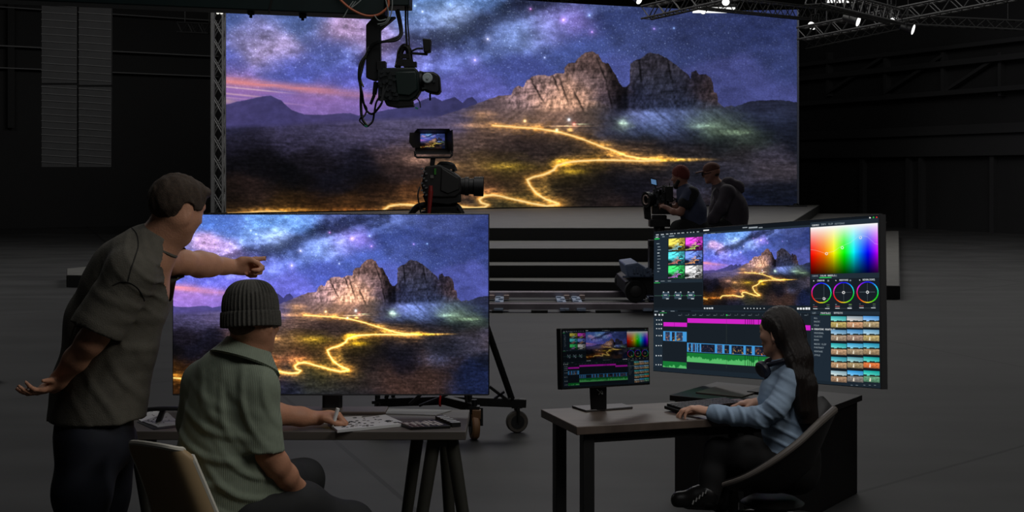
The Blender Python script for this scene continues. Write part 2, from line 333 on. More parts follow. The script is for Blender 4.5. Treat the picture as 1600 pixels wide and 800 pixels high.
    for pl, w, br in ROADS:
        best = np.full(X.shape, 1e9); pl = np.array(pl, float)
        for (x0, y0), (x1, y1) in zip(pl[:-1], pl[1:]):
            dx, dy = x1 - x0, y1 - y0
            tt = np.clip(((X - x0) * dx + (Y - y0) * dy) / (dx * dx + dy * dy), 0, 1)
            best = np.minimum(best, (X - x0 - tt * dx) ** 2 + (1.35 * (Y - y0 - tt * dy)) ** 2)
        dd = np.sqrt(best) + .9 * (fbm(X / 4, Y / 4, 99) - .5)
        core = np.exp(-(dd / w) ** 2) * br; halo = np.exp(-(dd / (w * 2.1)) ** 2) * br; wide = np.exp(-(dd / 9)) * br
        ld += wide[..., None] * np.array((150, 100, 36), float) * (.10 + 2.4 * bush * streak)[..., None]
        ld = ld * (1 - .6 * halo[..., None]) + halo[..., None] * np.array((238, 162, 66), float) * (.5 + .5 * bush)[..., None]
        ld = ld * (1 - np.clip(core, 0, 1)[..., None]) + np.clip(core, 0, 1)[..., None] * np.array((255, 224, 150), float)
    for x, y, col, r in SPARK[11:]:
        d2 = (X - x) ** 2 + (Y - y) ** 2
        ld += ((np.exp(-d2 / (r * r * .7)) + .25 * np.exp(-d2 / (5 * r * r)))[..., None]) * np.array(col, float)
    mf = np.clip((Y - rf) / 1.2, 0, 1)[..., None]
    mm = np.clip((Y - rm) / 1.2, 0, 1)[..., None]
    farcol = scatter(X, Y, [(380,165,(70,64,112)),(424,155,(62,58,104)),(440,185,(56,54,96)),(500,185,(74,66,112)),(600,180,(62,60,104)),(680,160,(58,56,98)),(740,160,(52,52,92))], 40) * (.85 + .3 * fbm(X / 10, Y / 7, 101))[..., None]
    fl = np.clip((Y - 186 + .05 * (X - 540)) / 8, 0, 1)[..., None]
    farland = farcol * (1 - fl) + ld * fl
    out = sky * (1 - mf) + farland * mf
    out = out * (1 - mm) + ld * mm
    return np.clip(out, 0, 255)

FX = (786., 486., .68)
FY = ([335,363,372,404,493,523,580,616], [-30,14,31,80,197,251,321,362])
def land_wide(u, v, **kw):
    """16:9 framing of the same picture, u, v in 0..1 from the top left"""
    X = FX[0] + (271 + 492 * u - FX[1]) / FX[2]
    Y = np.interp(335 + 281 * v, FY[0], FY[1])
    c = land(X, Y, **kw)
    m = c.mean(-1, keepdims=True)
    c = m + (c - m) * 1.10
    return np.clip(c * 1.28 - 3, 0, 255)
# ---------------------------------------------------------------- the editing programme shown on the two right-hand screens
_F = {'A':(2,5,7,5,5),'B':(6,5,6,5,6),'C':(3,4,4,4,3),'D':(6,5,5,5,6),'E':(7,4,6,4,7),'F':(7,4,6,4,4),'G':(3,4,5,5,3),'H':(5,5,7,5,5),'I':(7,2,2,2,7),'J':(1,1,1,5,2),'K':(5,5,6,5,5),'L':(4,4,4,4,7),'M':(5,7,7,5,5),'N':(6,5,5,5,5),
 'O':(2,5,5,5,2),'P':(6,5,6,4,4),'Q':(2,5,5,6,3),'R':(6,5,6,5,5),'S':(3,4,2,1,6),'T':(7,2,2,2,2),'U':(5,5,5,5,7),'V':(5,5,5,5,2),'W':(5,5,7,7,5),'X':(5,5,2,5,5),'Y':(5,5,2,2,2),'Z':(7,1,2,4,7),' ':(0,0,0,0,0)}
QUAD = np.array([(1020,362),(1377,335),(1377,608),(1022,580)], float)      # the wide display as seen in the photograph
def _homog(q):
    A = []; b = []
    for (u, v), (x, y) in zip(((0,0),(1,0),(1,1),(0,1)), q):
        A.append([u,v,1,0,0,0,-u*x,-v*x]); b.append(x); A.append([0,0,0,u,v,1,-u*y,-v*y]); b.append(y)
    return np.append(np.linalg.solve(np.array(A), np.array(b)), 1).reshape(3, 3)
_HI = np.linalg.inv(_homog(QUAD))
def uvq(x, y):
    p = _HI @ np.array([x, y, 1.0]); return p[0] / p[2], p[1] / p[2]

def _thumb(h, w):
    u, v = np.meshgrid((np.arange(w) + .5) / w, (np.arange(h) + .5) / h)
    return land_wide(u, v, stars=0, fine=.2)

def paint_ui(W, Hh):
    im = np.zeros((Hh, W, 3)) + np.array((24, 31, 38), float)
    rng = np.random.RandomState(4)
    def R(x0, y0, x1, y1):
        a = uvq(x0, y0); b = uvq(x1, y1)
        return max(0, int(round(a[0] * W))), max(0, int(round(a[1] * Hh))), min(W, int(round(b[0] * W))), min(Hh, int(round(b[1] * Hh)))
    def rect(x0, y0, x1, y1, col):
        a, b, c, d = R(x0, y0, x1, y1); im[b:max(d, b + 1), a:max(c, a + 1)] = col
        return a, b, c, d
    def RL(x0, x1, ya, yb, xr):      # a long strip whose height is read at x = xr
        a = uvq(x0, ya); b = uvq(x1, yb); t = uvq(xr, ya)[1]; q = uvq(xr, yb)[1]
        return int(round(a[0] * W)), int(round(t * Hh)), int(round(b[0] * W)), int(round(q * Hh))
    def dot(x, y, r, col):
        u, v = uvq(x, y); yy, xx = np.ogrid[:Hh, :W]
        m = ((xx - u * W) ** 2 + (yy - v * Hh) ** 2) < r * r; im[m] = col
    def text(x, y, s, col, sc=1):
        u, v = uvq(x, y); px = int(u * W); py = int(v * Hh) - 2 * sc
        for ch in s.upper():
            for r, bits in enumerate(_F.get(ch, _F[' '])):
                for k in range(3):
                    if bits >> (2 - k) & 1:
                        im[max(0, py + r * sc):py + r * sc + sc, max(0, px + k * sc):px + k * sc + sc] = col
            px += 4 * sc
    def blit(x0, y0, x1, y1, src):
        a, b, c, d = R(x0, y0, x1, y1); hh, ww = d - b, c - a
        if hh < 1 or ww < 1: return
        iy = (np.arange(hh) * src.shape[0] / hh).astype(int); ix = (np.arange(ww) * src.shape[1] / ww).astype(int)
        im[b:d, a:c] = src[iy][:, ix]
    grey = (128, 140, 148); lite = (205, 212, 216); green = (44, 190, 84)
    # bars
    im[:int(.030 * Hh)] = (18, 23, 29); im[int(.030 * Hh):int(.062 * Hh)] = (33, 44, 54)
    xs = 1023
    for k in range(11):
        w = rng.uniform(2, 5); rect(xs, 366.3 - .076 * (xs - 1020), xs + w, 367.4 - .076 * (xs - 1020), (170, 178, 184)); xs += w + rng.uniform(1.5, 4)
    rect(1098, 358.6, 1107, 360.0, (230, 232, 235))
    for a, b in ((1160, 1168), (1170, 1184), (1186, 1192)): rect(a, 354.6, b, 355.6, (150, 158, 165))
    for a, b in ((1100, 1104), (1110, 1117), (1120, 1126), (1129, 1136)): rect(a, 364.2 - .02 * (a - 1100), b, 365.2 - .02 * (a - 1100), grey)
    # left list
    rect(1020, 373, 1042.5, 437, (29, 40, 51)); rect(1042.5, 373, 1097.5, 437, (24, 33, 42))
    rect(1023, 370, 1027, 371, lite); rect(1033, 369, 1037, 370, grey); rect(1044, 368, 1052, 369, grey); rect(1021, 372.6, 1029, 373.6, green)
    for i, y in enumerate((380.7, 385.6, 390.4, 395.6, 400, 405, 410, 415, 420, 424.7)):
        rect(1026 if i > 0 else 1024.5, y - .5, 1029 + (i % 3) * 1.0, y + .5, lite if i == 3 else grey)
    th = _thumb(60, 106); g = th.mean(-1)
    gg = np.clip(g / 150, 0, 1)[..., None]; road = np.clip((th[..., 0] - th[..., 2] - 25) / 110, 0, 1)[..., None]
    for (sc, rc), (x0, x1, y0, y1) in zip((((240,215,90),(110,200,255)), ((245,80,235),(160,255,60)), ((90,220,235),(250,90,70)), ((120,150,250),(255,160,50)), ((70,235,120),(225,70,235)), ((225,225,225),(250,250,250))),
        ((1043.4,1069,373.2,391.6),(1070,1097,371.2,391.0),(1043.4,1069,394.2,413.6),(1070,1097,393.2,413.6),(1043.4,1069,416,436),(1070,1097,415.8,436.2))):
        blit(x0, y0, x1, y1, np.clip((np.array(sc, float) * gg * 1.15) * (1 - road) + np.array(rc, float) * road, 0, 255))
    # node graph
    rect(1020, 438, 1097.5, 443, (33, 44, 54)); rect(1023, 439.6, 1028, 440.6, lite); rect(1032, 439.4, 1038, 440.4, grey); rect(1043, 439.2, 1048, 440.2, grey); rect(1021.5, 442.3, 1030.4, 443.2, green)
    rect(1020, 443.4, 1097.5, 482, (21, 27, 33))
    rect(1022, 462.4, 1097, 463.0, (60, 84, 78))
    for a, b in ((1034.5, 1045.5), (1053.5, 1065), (1073.6, 1085)):
        rect(a, 457.5, b, 468, (52, 70, 84)); rect(a + 1, 456.6, a + 3, 458, lite); rect(b - 2.5, 456.6, b - .8, 458, lite); rect(a + 2.5, 461.6, b - 3.5, 462.6, lite); rect(b - 5, 467, b - .8, 468.2, lite); rect(a - .6, 462.0, a + .6, 463.4, green); rect(b - .6, 462.0, b + .6, 463.4, green)
    # preview
    a, b, c, d = R(1098, 366, 1267, 478.5)
    u, v = np.meshgrid((np.arange(c - a) + .5) / (c - a), (np.arange(d - b) + .5) / (d - b))
    im[b:d, a:c] = land_wide(u, v)
    for x in (1100, 1104, 1108, 1112): rect(x, 481.5, x + 2.6, 484, lite)
    for x in (1163, 1168, 1173, 1178, 1183, 1188, 1194): rect(x, 482.3, x + 1.6, 483.6, lite)
    for x in (1246.5, 1251, 1255.5, 1260, 1264): rect(x, 481.8, x + 3, 485, (235, 238, 240))
    # timeline
    rect(1020, 485.3, 1267.5, 489.8, (30, 41, 51)); rect(1059, 486, 1080, 488, (14, 18, 22)); rect(1022.5, 487, 1028, 488, grey); rect(1034, 487, 1038, 488, lite); rect(1048, 486.8, 1054, 487.8, grey); rect(1031, 489.4, 1042, 490.2, green)
    for k in range(19): rect(1060 + k * 11, 493.4, 1064 + k * 11, 494.2, (96, 106, 114)); rect(1065 + k * 11, 491.4, 1065.5 + k * 11, 494.2, (96, 106, 114))
    rect(1135, 492.2, 1137, 494.8, green)
    rect(1020, 497, 1036.4, 579, (31, 43, 54))
    for x in (1023, 1029, 1034): rect(x, 491.6, x + 2.6, 494, lite)
    for y in (500.9, 507.6, 514.4, 525.3, 540.9, 556.5, 570.5):
        for x in (1025.6, 1029.4, 1033): rect(x, y - .7, x + 1.7, y + .8, lite)
    mag = (206, 34, 196)
    rect(1037, 504.3, 1074, 511.8, mag); rect(1054, 504.3, 1054.5, 511.8, (90, 10, 90))
    A, B, C2, D2 = RL(1074.3, 1215, 498.2, 505.2, 1074.3); im[B:D2, A:C2] = mag; mB, mD = B, D2
    A, B, C2, D2 = RL(1213, 1267.5, 509.4, 517.2, 1256); im[B:D2, A:C2] = mag
    for x in (1165, 1169, 1172, 1175, 1178, 1186): k = int(uvq(x, 502)[0] * W); im[mB:mD, k:k + 2] = (80, 8, 80)
    def clips(x0, x1, y0, y1, ws):
        A, B, C2, D2 = RL(x0, x1, y0, y1, x0); im[B:D2, A:C2] = (66, 150, 214)
        x = A
        for blue, pic in ws:
            x += max(1, int(blue * W / 357)); w = int(pic * W / 357); x2 = min(C2, x + w)
            if x2 <= x: break
            hh = D2 - B - 3; ww = x2 - x
            n = fbm(*np.meshgrid(np.arange(ww) / 5.0 + x, np.arange(hh) / 5.0), seed=int(x), octv=3)
            base = np.array(((30, 40, 66), (24, 30, 48), (52, 62, 88))[x % 3], float)
            p = base * (.5 + n)[..., None]; hot = np.clip((n - .58) * 6, 0, 1)[..., None] * np.linspace(.1, 1, hh)[:, None, None]
            p = p * (1 - hot) + hot * np.array(((226, 170, 70), (210, 205, 200), (214, 120, 60))[(x // 3) % 3], float)
            im[B + 2:D2 - 1, x:x2] = np.clip(p, 0, 255); x = x2
    clips(1037, 1073.5, 518.4, 533, ((4, 9), (4, 6), (3, 12)))
    clips(1074.3, 1267.5, 536.4, 550.6, ((3, 5), (3, 5), (2, 2), (2, 3), (3, 24), (4, 9), (4, 8), (4, 20), (4, 10), (5, 22), (3, 12), (3, 9), (4, 26), (3, 20)))
    def audio(x0, x1, y0, y1, seed):
        A, B, C2, D2 = RL(x0, x1, y0, y1, x0); im[B:D2, A:C2] = (22, 116, 50)
        hh = D2 - B
        for x in range(A, C2):
            k = .30 + .35 * vnoise(np.array(x / 9.0), np.array(seed * 1.0), 5) + .25 * rng.rand() * vnoise(np.array(x / 3.0), np.array(2.0), 9)
            im[B + int(hh * min(.9, float(k))):D2, x] = (86, 184, 104)
    audio(1074.3, 1267.5, 551.8, 566, 3); gB, gD = RL(1074.3, 1267.5, 551.8, 566, 1074.3)[1::2]; audio(1037, 1074, 564.6, 579.2, 7)
    for x in (1165, 1169, 1172, 1175, 1178, 1186): k = int(uvq(x, 560)[0] * W); im[gB:gD, k:k + 2] = (12, 60, 26)
    rect(1135.6, 494.5, 1136, 576, (52, 60, 58))
    im[int(.968 * Hh):] = (27, 37, 46)
    # right column: tabs, colour field
    rect(1268, 353.5 - 5, 1376.9, 354, (33, 44, 54))
    rect(1268, 349, 1376.9, 485, (24, 30, 37))
    rect(1268, 347, 1376.9, 355, (33, 44, 54))
    A, B, C2, D2 = R(1268, 355.2, 1375.0, 429)
    u, v = np.meshgrid(np.linspace(0, 1, C2 - A), np.linspace(0, 1, D2 - B))
    hs = np.interp(u, [0, .2, .34, .52, .68, .85, 1], [0, .07, .15, .34, .53, .66, .80])
    rgb = np.clip(np.abs(((hs[..., None] + np.array((0, 2 / 3, 1 / 3))) % 1) * 6 - 3) - 1, 0, 1)
    vv = v[..., None]; wt = np.clip(1 - vv / .62, 0, 1) ** 1.35; bk = np.clip((vv - .55) / .5, 0, 1)
    fld = (rgb * (1 - wt) + wt) * (1 - .93 * bk)
    im[B:D2, A:C2] = fld * 250
    for k in range(C2 - A):
        f = k / (C2 - A); y = np.interp(f, [0, .08, .22, .35, .47, .6, .74, .85, .95, 1], [.46, .48, .55, .52, .42, .36, .22, .26, .4, .42])
        j = B + int(y * (D2 - B)); im[j:j + 1, A + k] = im[j:j + 1, A + k] * .5 + 118
    def ring(cx, cy, r, col, wd=1.0):
        u0, v0 = uvq(cx, cy); yy, xx = np.mgrid[:Hh, :W]
        q = np.hypot((xx - u0 * W), (yy - v0 * Hh)); m = np.abs(q - r) < wd
        if callable(col): im[m] = col(np.arctan2(yy - v0 * Hh, xx - u0 * W))[m]
        else: im[m] = col
    for cx, cy in ((1293, 396.5), (1318, 387), (1347, 371)): ring(cx, cy, 3.2 * W / 714, (235, 235, 235), .7)
    text(1270.5, 351.5, "CURVES", lite); text(1285, 350.4, "INFO", grey); text(1296.5, 349.6, "CLIP", grey); text(1306.5, 349, "SETTINGS", grey)
    dot(1362.3, 339.2, 1.9 * W / 714, (240, 240, 240)); dot(1367.8, 338.8, 1.9 * W / 714, (50, 190, 70)); dot(1373, 338.5, 1.9 * W / 714, (214, 52, 52))
    rect(1268, 429.4, 1376.9, 434.6, (33, 44, 54)); text(1271, 432, "CURVE", grey); text(1283.5, 431.8, "COLOR WHEELS", lite); rect(1281.8, 434.0, 1300.8, 434.9, green); text(1306, 431.5, "AI", grey)
    def hue(a):
        h = ((-a / (2 * np.pi) + .42) % 1)[..., None]
        return np.clip(np.abs(((h + np.array((0, 2 / 3, 1 / 3))) % 1) * 6 - 3) - 1, .12, 1) * np.array((235, 215, 245))
    for (cx, cy, px, py), nm in zip(((1284.5, 458.5, 1288.8, 467.5), (1319.6, 457.9, 1319.6, 457.9), (1357.2, 457.4, 1357.2, 457.4)), ("SHADOW", "MIDTONE", "HIGHLIGHT")):
        u0, v0 = uvq(cx, cy); rr = 27.0 * W / 714
        rect(cx - 12.4, py - .2, cx + 12.4, py + .3, (74, 84, 90)); rect(px - .2, cy - 14, px + .3, cy + 14, (74, 84, 90))
        ring(cx, cy, rr, hue, 1.3 * W / 714); ring(px, py, 3.0 * W / 714, (240, 240, 240), .8)
        text(cx - 4.5 - len(nm) * .22, cy - 19.2, nm, lite); dot(cx - 12, cy - 19, 1.5 * W / 714, lite); rect(cx + 10, cy - 20, cx + 12.4, cy - 18, grey)
        rect(cx - 13, cy + 18.6, cx - 10.5, cy + 19.4, grey); rect(cx + 8.5, cy + 18.6, cx + 13, cy + 19.4, (120, 160, 90)); rect(cx - 13, cy + 21.6, cx - 6, cy + 22.4, (190, 100, 100)); rect(cx + 8.5, cy + 21.6, cx + 13, cy + 22.4, grey)
        rect(cx - 13, cy + 24.8, cx + 13, cy + 25.3, (70, 78, 84)); rect(cx - 13, cy + 24.4, cx - 6, cy + 25.6, lite); rect(cx + 6, cy + 24.4, cx + 13, cy + 25.6, lite)
    # presets
    rect(1268, 487, 1376.9, 493.4, (33, 44, 54)); text(1271, 490.5, "LUT", grey); text(1284, 490.4, "PROFILES", lite); text(1305, 490.2, "EFFECTS", lite); rect(1282.4, 492.8, 1299.4, 493.5, green)
    rect(1268, 494, 1299, 597, (30, 41, 52)); rect(1299, 494, 1376.9, 599.5, (20, 26, 32))
    for y, s in zip((498, 503.8, 509.5, 515.3, 521.2, 526.8, 532.4, 538.6, 544.2, 550, 555.7), ("ALL", "BASIC", "FILM", "CREATIVE PROFILES", "ORIGINAL", "CLASSIC", "MONO", "MUSIC CLIP", "PORTRAIT", "VINTAGE", "STYLE")):
        text(1273.5, y, s, (225, 230, 232) if s[:3] == "CRE" else grey)
    rect(1269.6, 514.6, 1271.2, 516, lite)
    tints = ((60,170,175),(150,165,175),(80,150,215),(95,150,190),(70,140,195),(110,165,200),(40,165,175),(60,160,205),(40,150,185),(50,150,170),(90,160,175),(30,165,165),(140,175,190),(50,150,215),(25,170,165))
    grounds = ((170,150,90),(185,140,105),(160,140,105),(150,130,110),(150,125,110),(170,150,100),(170,135,105),(150,130,105),(150,125,95),(170,135,100),(150,130,95),(205,110,60),(150,120,95),(120,115,110),(90,140,110))
    k = 0
    for y0, y1 in ((495.4, 513.6), (516.4, 534.6), (537.3, 556), (558.7, 577), (579.8, 598.8)):
        for x0, x1 in ((1299.5, 1324), (1324.8, 1349.7), (1350.5, 1375.6)):
            u, v = np.meshgrid((np.arange(60) + .5) / 60, (np.arange(40) + .5) / 40)
            sk = np.array(tints[k], float) * (1 - .1 * u[..., None]) + np.clip((v[..., None]) * 2.4, 0, 1) * np.array((95, 70, 50)) * (1 - u[..., None] * .5)
            gd = np.array(grounds[k], float) * (1.12 - .9 * (v[..., None] - .5) ** 2 * 2) * (.75 + .5 * vnoise(u * 14, v * 30, 3))[..., None]
            hz = .46 - .14 * np.exp(-((u - .52) / .2) ** 2) - .10 * np.clip((u - .6) * 3, 0, 1) + .05 * (vnoise(u * 12, v * 0, 8) - .5)
            p = np.where((v < hz)[..., None], sk, np.where((v < .5)[..., None], np.array((38, 40, 34.0)), gd))
            p = np.where(((v > .62) & (v < .92) & (np.abs(u - .44 + .06 * v) < .012 + .03 * v))[..., None], np.array((235, 225, 205.0)), p)
            p = np.where(((v > .36) & (v < .48) & (u < .2))[..., None], np.array((40, 42, 36.0)), p)
            blit(x0, y0, x1, y1, np.clip(p, 0, 255)); k += 1
    for x in (1276, 1286, 1292, 1297, 1302, 1330, 1338, 1350, 1358, 1366): rect(x, 602.3, x + 3.2, 603.2, grey)
    return np.clip(im, 0, 255)
# ------------------------------------------------------------------ one-skin bodies: a distance field, meshed by surface nets
class SDF:
    def __init__(s, lo, hi, h):
        s.lo = np.array(lo, float); s.h = h; s.n = np.ceil((np.array(hi, float) - s.lo) / h).astype(int) + 1
        s.D = np.full(s.n, 1.0, np.float32)
    def like(s):
        q = SDF.__new__(SDF); q.lo = s.lo.copy(); q.h = s.h; q.n = s.n.copy(); q.D = np.full(s.n, 1.0, np.float32); return q
    def sub(s, lo, hi):
        a = np.clip(np.floor((np.array(lo) - s.lo) / s.h).astype(int), 0, s.n - 1); b = np.clip(np.ceil((np.array(hi) - s.lo) / s.h).astype(int) + 1, 1, s.n)
        sl = tuple(slice(i, j) for i, j in zip(a, b))
        ax = [(s.lo[i] + s.h * np.arange(a[i], b[i])).astype(np.float32) for i in range(3)]
        return sl, ax[0][:, None, None], ax[1][None, :, None], ax[2][None, None, :]
    def _mix(s, sl, d, k, op):
        A = s.D[sl]
        if op == 'add':
            if k > 0:
                hh = np.maximum(k - np.abs(A - d), 0) / k; s.D[sl] = np.minimum(A, d) - hh * hh * (k * .25)
            else: s.D[sl] = np.minimum(A, d)
        else:
            d = -d
            if k > 0:
                hh = np.maximum(k - np.abs(A - d), 0) / k; s.D[sl] = np.maximum(A, d) + hh * hh * (k * .25)
            else: s.D[sl] = np.maximum(A, d)
    def cone(s, a, b, ra, rb=None, k=.02, op='add', flat=None):
        """tapered limb from a to b; flat = (axis, factor): thinner (<1) or deeper (>1) along that axis"""
        rb = ra if rb is None else rb
        a = np.array(a, float); b = np.array(b, float); m = max(ra, rb) * (max(1, flat[1]) if flat else 1) + 2 * k + 3 * s.h
        sl, x, y, z = s.sub(np.minimum(a, b) - m, np.maximum(a, b) + m)
        px, py, pz = x - a[0], y - a[1], z - a[2]; ab = b - a
        if flat:
            n = np.array(flat[0], float); n /= np.linalg.norm(n); q = (1 / flat[1] - 1)
            dn = px * n[0] + py * n[1] + pz * n[2]; px = px + q * dn * n[0]; py = py + q * dn * n[1]; pz = pz + q * dn * n[2]
            ab = ab + q * np.dot(ab, n) * n
        L2 = max(np.dot(ab, ab), 1e-9)
        t = np.clip((px * ab[0] + py * ab[1] + pz * ab[2]) / L2, 0, 1)
        d = np.sqrt((px - t * ab[0]) ** 2 + (py - t * ab[1]) ** 2 + (pz - t * ab[2]) ** 2) - (ra + t * (rb - ra))
        if flat and flat[1] < 1: d = d * (.5 + .5 * flat[1])
        s._mix(sl, d.astype(np.float32), k, op); return s
    def ell(s, c, r, R=None, k=.02, op='add'):
        """ellipsoid; R = three axis vectors"""
        c = np.array(c, float); R = np.eye(3) if R is None else np.array([list(q) for q in R], float)
        m = max(r) + 2 * k + 3 * s.h
        sl, x, y, z = s.sub(c - m, c + m); x, y, z = x - c[0], y - c[1], z - c[2]
        q0 = 0; q1 = 0
        for i in range(3):
            e = x * R[i][0] + y * R[i][1] + z * R[i][2]; q0 = q0 + (e / r[i]) ** 2; q1 = q1 + (e / r[i] ** 2) ** 2
        k0 = np.sqrt(q0); k1 = np.sqrt(q1) + 1e-6
        s._mix(sl, (k0 * (k0 - 1) / k1).astype(np.float32), k, op); return s
    def plane(s, p, n, k=0.0, box=None):
        """cut away everything on the side n points to"""
        p = np.array(p, float); n = np.array(n, float); n /= np.linalg.norm(n)
        sl, x, y, z = s.sub(*(box if box else (s.lo, s.lo + s.h * s.n)))
        d = (x - p[0]) * n[0] + (y - p[1]) * n[1] + (z - p[2]) * n[2]
        s._mix(sl, (-d).astype(np.float32), k, 'cut'); return s
    def warp(s, fn, band=.06):
        """add a displacement (folds, knit) near the surface"""
        idx = np.nonzero(np.abs(s.D) < band)
        p = [s.lo[i] + s.h * idx[i] for i in range(3)]
        s.D[idx] += fn(*p).astype(np.float32); return s
    def blur(s, it=1):
        for _ in range(it):
            for ax in range(3):
                D = s.D; a = np.concatenate([D.take([0], ax), D.take(range(D.shape[ax] - 1), ax)], ax); b = np.concatenate([D.take(range(1, D.shape[ax]), ax), D.take([-1], ax)], ax)
                s.D = (.5 * D + .25 * a + .25 * b).astype(np.float32)
        return s
    def mesh(s):
        D = s.D; S = D < 0
        c = np.zeros(np.array(D.shape) - 1, np.uint8)
        cs = [(i, j, k) for i in (0, 1) for j in (0, 1) for k in (0, 1)]
        vw = lambda A, i, j, k: A[i:A.shape[0] - 1 + i, j:A.shape[1] - 1 + j, k:A.shape[2] - 1 + k]
        for q in cs: c += vw(S, *q)
        act = np.argwhere((c > 0) & (c < 8))
        ids = np.full(c.shape, -1, np.int32); ids[tuple(act.T)] = np.arange(len(act))
        pos = np.zeros((len(act), 3)); cnt = np.zeros(len(act))
        val = {q: D[act[:, 0] + q[0], act[:, 1] + q[1], act[:, 2] + q[2]] for q in cs}
        for q in cs:
            for ax in range(3):
                if q[ax]: continue
                r = list(q); r[ax] = 1; r = tuple(r)
                a, b = val[q], val[r]; m = (a < 0) != (b < 0)
                t = np.where(m, a / np.where(m, a - b, 1), 0)
                e = np.array(q, float)[None].repeat(len(act), 0); e[:, ax] += t
                pos[m] += e[m]; cnt[m] += 1
        v = s.lo + s.h * (act + pos / cnt[:, None])
        F = []
        for ax in range(3):
            o1, o2 = [(1, 2), (2, 0), (0, 1)][ax]
            A = S.take(range(S.shape[ax] - 1), ax); B = S.take(range(1, S.shape[ax]), ax)
            e = np.argwhere(A != B); e = e[(e[:, o1] > 0) & (e[:, o2] > 0) & (e[:, o1] < S.shape[o1] - 1) & (e[:, o2] < S.shape[o2] - 1)]
            if not len(e): continue
            flip = ~S[tuple(e.T)]
            g = lambda d1, d2: ids[tuple((e - np.eye(3, dtype=int)[o1] * d1 - np.eye(3, dtype=int)[o2] * d2).T)]
            f = np.stack([g(1, 1), g(0, 1), g(0, 0), g(1, 0)], 1); f[flip] = f[flip][:, ::-1]
            F.append(f)
        return v, np.concatenate(F)
    def build(s, name, material, parent=None, origin=None, label=None):
        v, f = s.mesh()
        o = link(name, v, f, material, parent, origin, smooth=True, auto=0)
        if label: o['label'] = label
        return o
def nz3(x, y, z, sd=0):
    return (np.sin(x * 1.0 + 1.7 * np.sin(y * .9 + sd) + sd) + np.sin(y * 1.1 + 1.5 * np.sin(z * .8 + 2 * sd) + 1.3) + np.sin(z * .95 + 1.6 * np.sin(x * 1.05 + sd) + 2.1)) / 3

def frame_of(fwd, up=(0, 0, 1)):
    f = Vector(fwd).normalized(); u = Vector(up); l = u.cross(f).normalized(); u = f.cross(l).normalized()
    return f, l, u          # forward, left, up

def head_sdf(S, c, fwd, up, sc=1.0, female=False, k=.012):
    """head about .235*sc tall, centred at c (mid of the skull); adds skull, jaw, face, ears"""
    f, l, u = frame_of(fwd, up); P = lambda a, b, d: Vector(c) + (f * a + l * b + u * d) * sc
    R = (f, l, u); q = sc
    jw = .90 if female else 1.0
    S.ell(P(-.012, 0, .035), (.096*q, .076*q, .083*q), R, 0)
    S.ell(P(-.030, 0, .015), (.080*q, .072*q, .075*q), R, .03*q)
    S.ell(P(.030, 0, -.015), (.062*q, .062*q*jw, .085*q), R, .03*q)          # face mass
    S.cone(P(-.012, .050*jw, -.040), P(.058, .018, -.094), .022*q, .019*q, .03*q)     # jaw
    S.cone(P(-.012, -.050*jw, -.040), P(.058, -.018, -.094), .022*q, .019*q, .03*q)
    S.ell(P(.066, 0, -.096), (.020*q, .024*q, .017*q), R, .02*q)             # chin
    S.ell(P(.064 if female else .068, 0, .030), (.020*q, .052*q, .016*q), R, .02*q)              # brow
    for sgn in (1, -1):
        S.ell(P(.052, sgn*.045, -.018), (.026*q, .020*q, .020*q), R, .02*q)  # cheekbone
        S.ell(P(.088, sgn*.032, .008), (.014*q, .017*q, .011*q), R, .010*q, 'cut')   # eye socket
        S.ell(P(.074, sgn*.032, .008), (.0135*q, .0135*q, .0125*q), R, .002*q)       # lids over the eyeball
    if female: S.cone(P(.078, 0, .018), P(.098, 0, -.020), .0060*q, .0088*q, .012*q)    # nose
    else: S.cone(P(.080, 0, .022), P(.106, 0, -.022), .0075*q, .0120*q, .012*q)
    for sgn in (1, -1): S.ell(P(.088 if female else .094, sgn*.011, -.025), (.010*q, .007*q, .007*q), R, .008*q)
    S.ell(P(.084, 0, -.054), (.012*q, .024*q, .0065*q), R, .008*q)           # lips
    S.ell(P(.081, 0, -.067), (.012*q, .021*q, .0075*q), R, .008*q)
    S.ell(P(.097, 0, -.0605), (.010*q, .030*q, .0016*q), R, .003*q, 'cut')
    for sgn in (1, -1):                                                      # ears
        e = P(-.012, sgn*.078, -.004); ax = (f*1.0 + l*sgn*.35).normalized(); nn = u.cross(ax).normalized()
        S.ell(e, (.019*q, .0075*q, .032*q), (ax, nn, u), .006*q)
        S.ell(e + (l*sgn*.008 + f*.002)*q, (.011*q, .005*q, .020*q), (ax, nn, u), .004*q, 'cut')
        S.ell(e - u*.027*q + f*.006*q, (.009*q, .006*q, .010*q), (ax, nn, u), .006*q)
    return P, (f, l, u)

def eyes(parent, P, fr, sc, tagc=''):
    f, l, u = fr
    for sgn in (1, -1):
        c = P(.0745, sgn*.032, .008); e = MB().ball(c, .0128*sc, 14).build('eye', mat('eye_white', (205, 200, 192), .25), parent)
        MB().ball(c + f*.0088*sc, .0058*sc, 10).build('iris', mat('iris_dark', (34, 24, 18), .2), e)

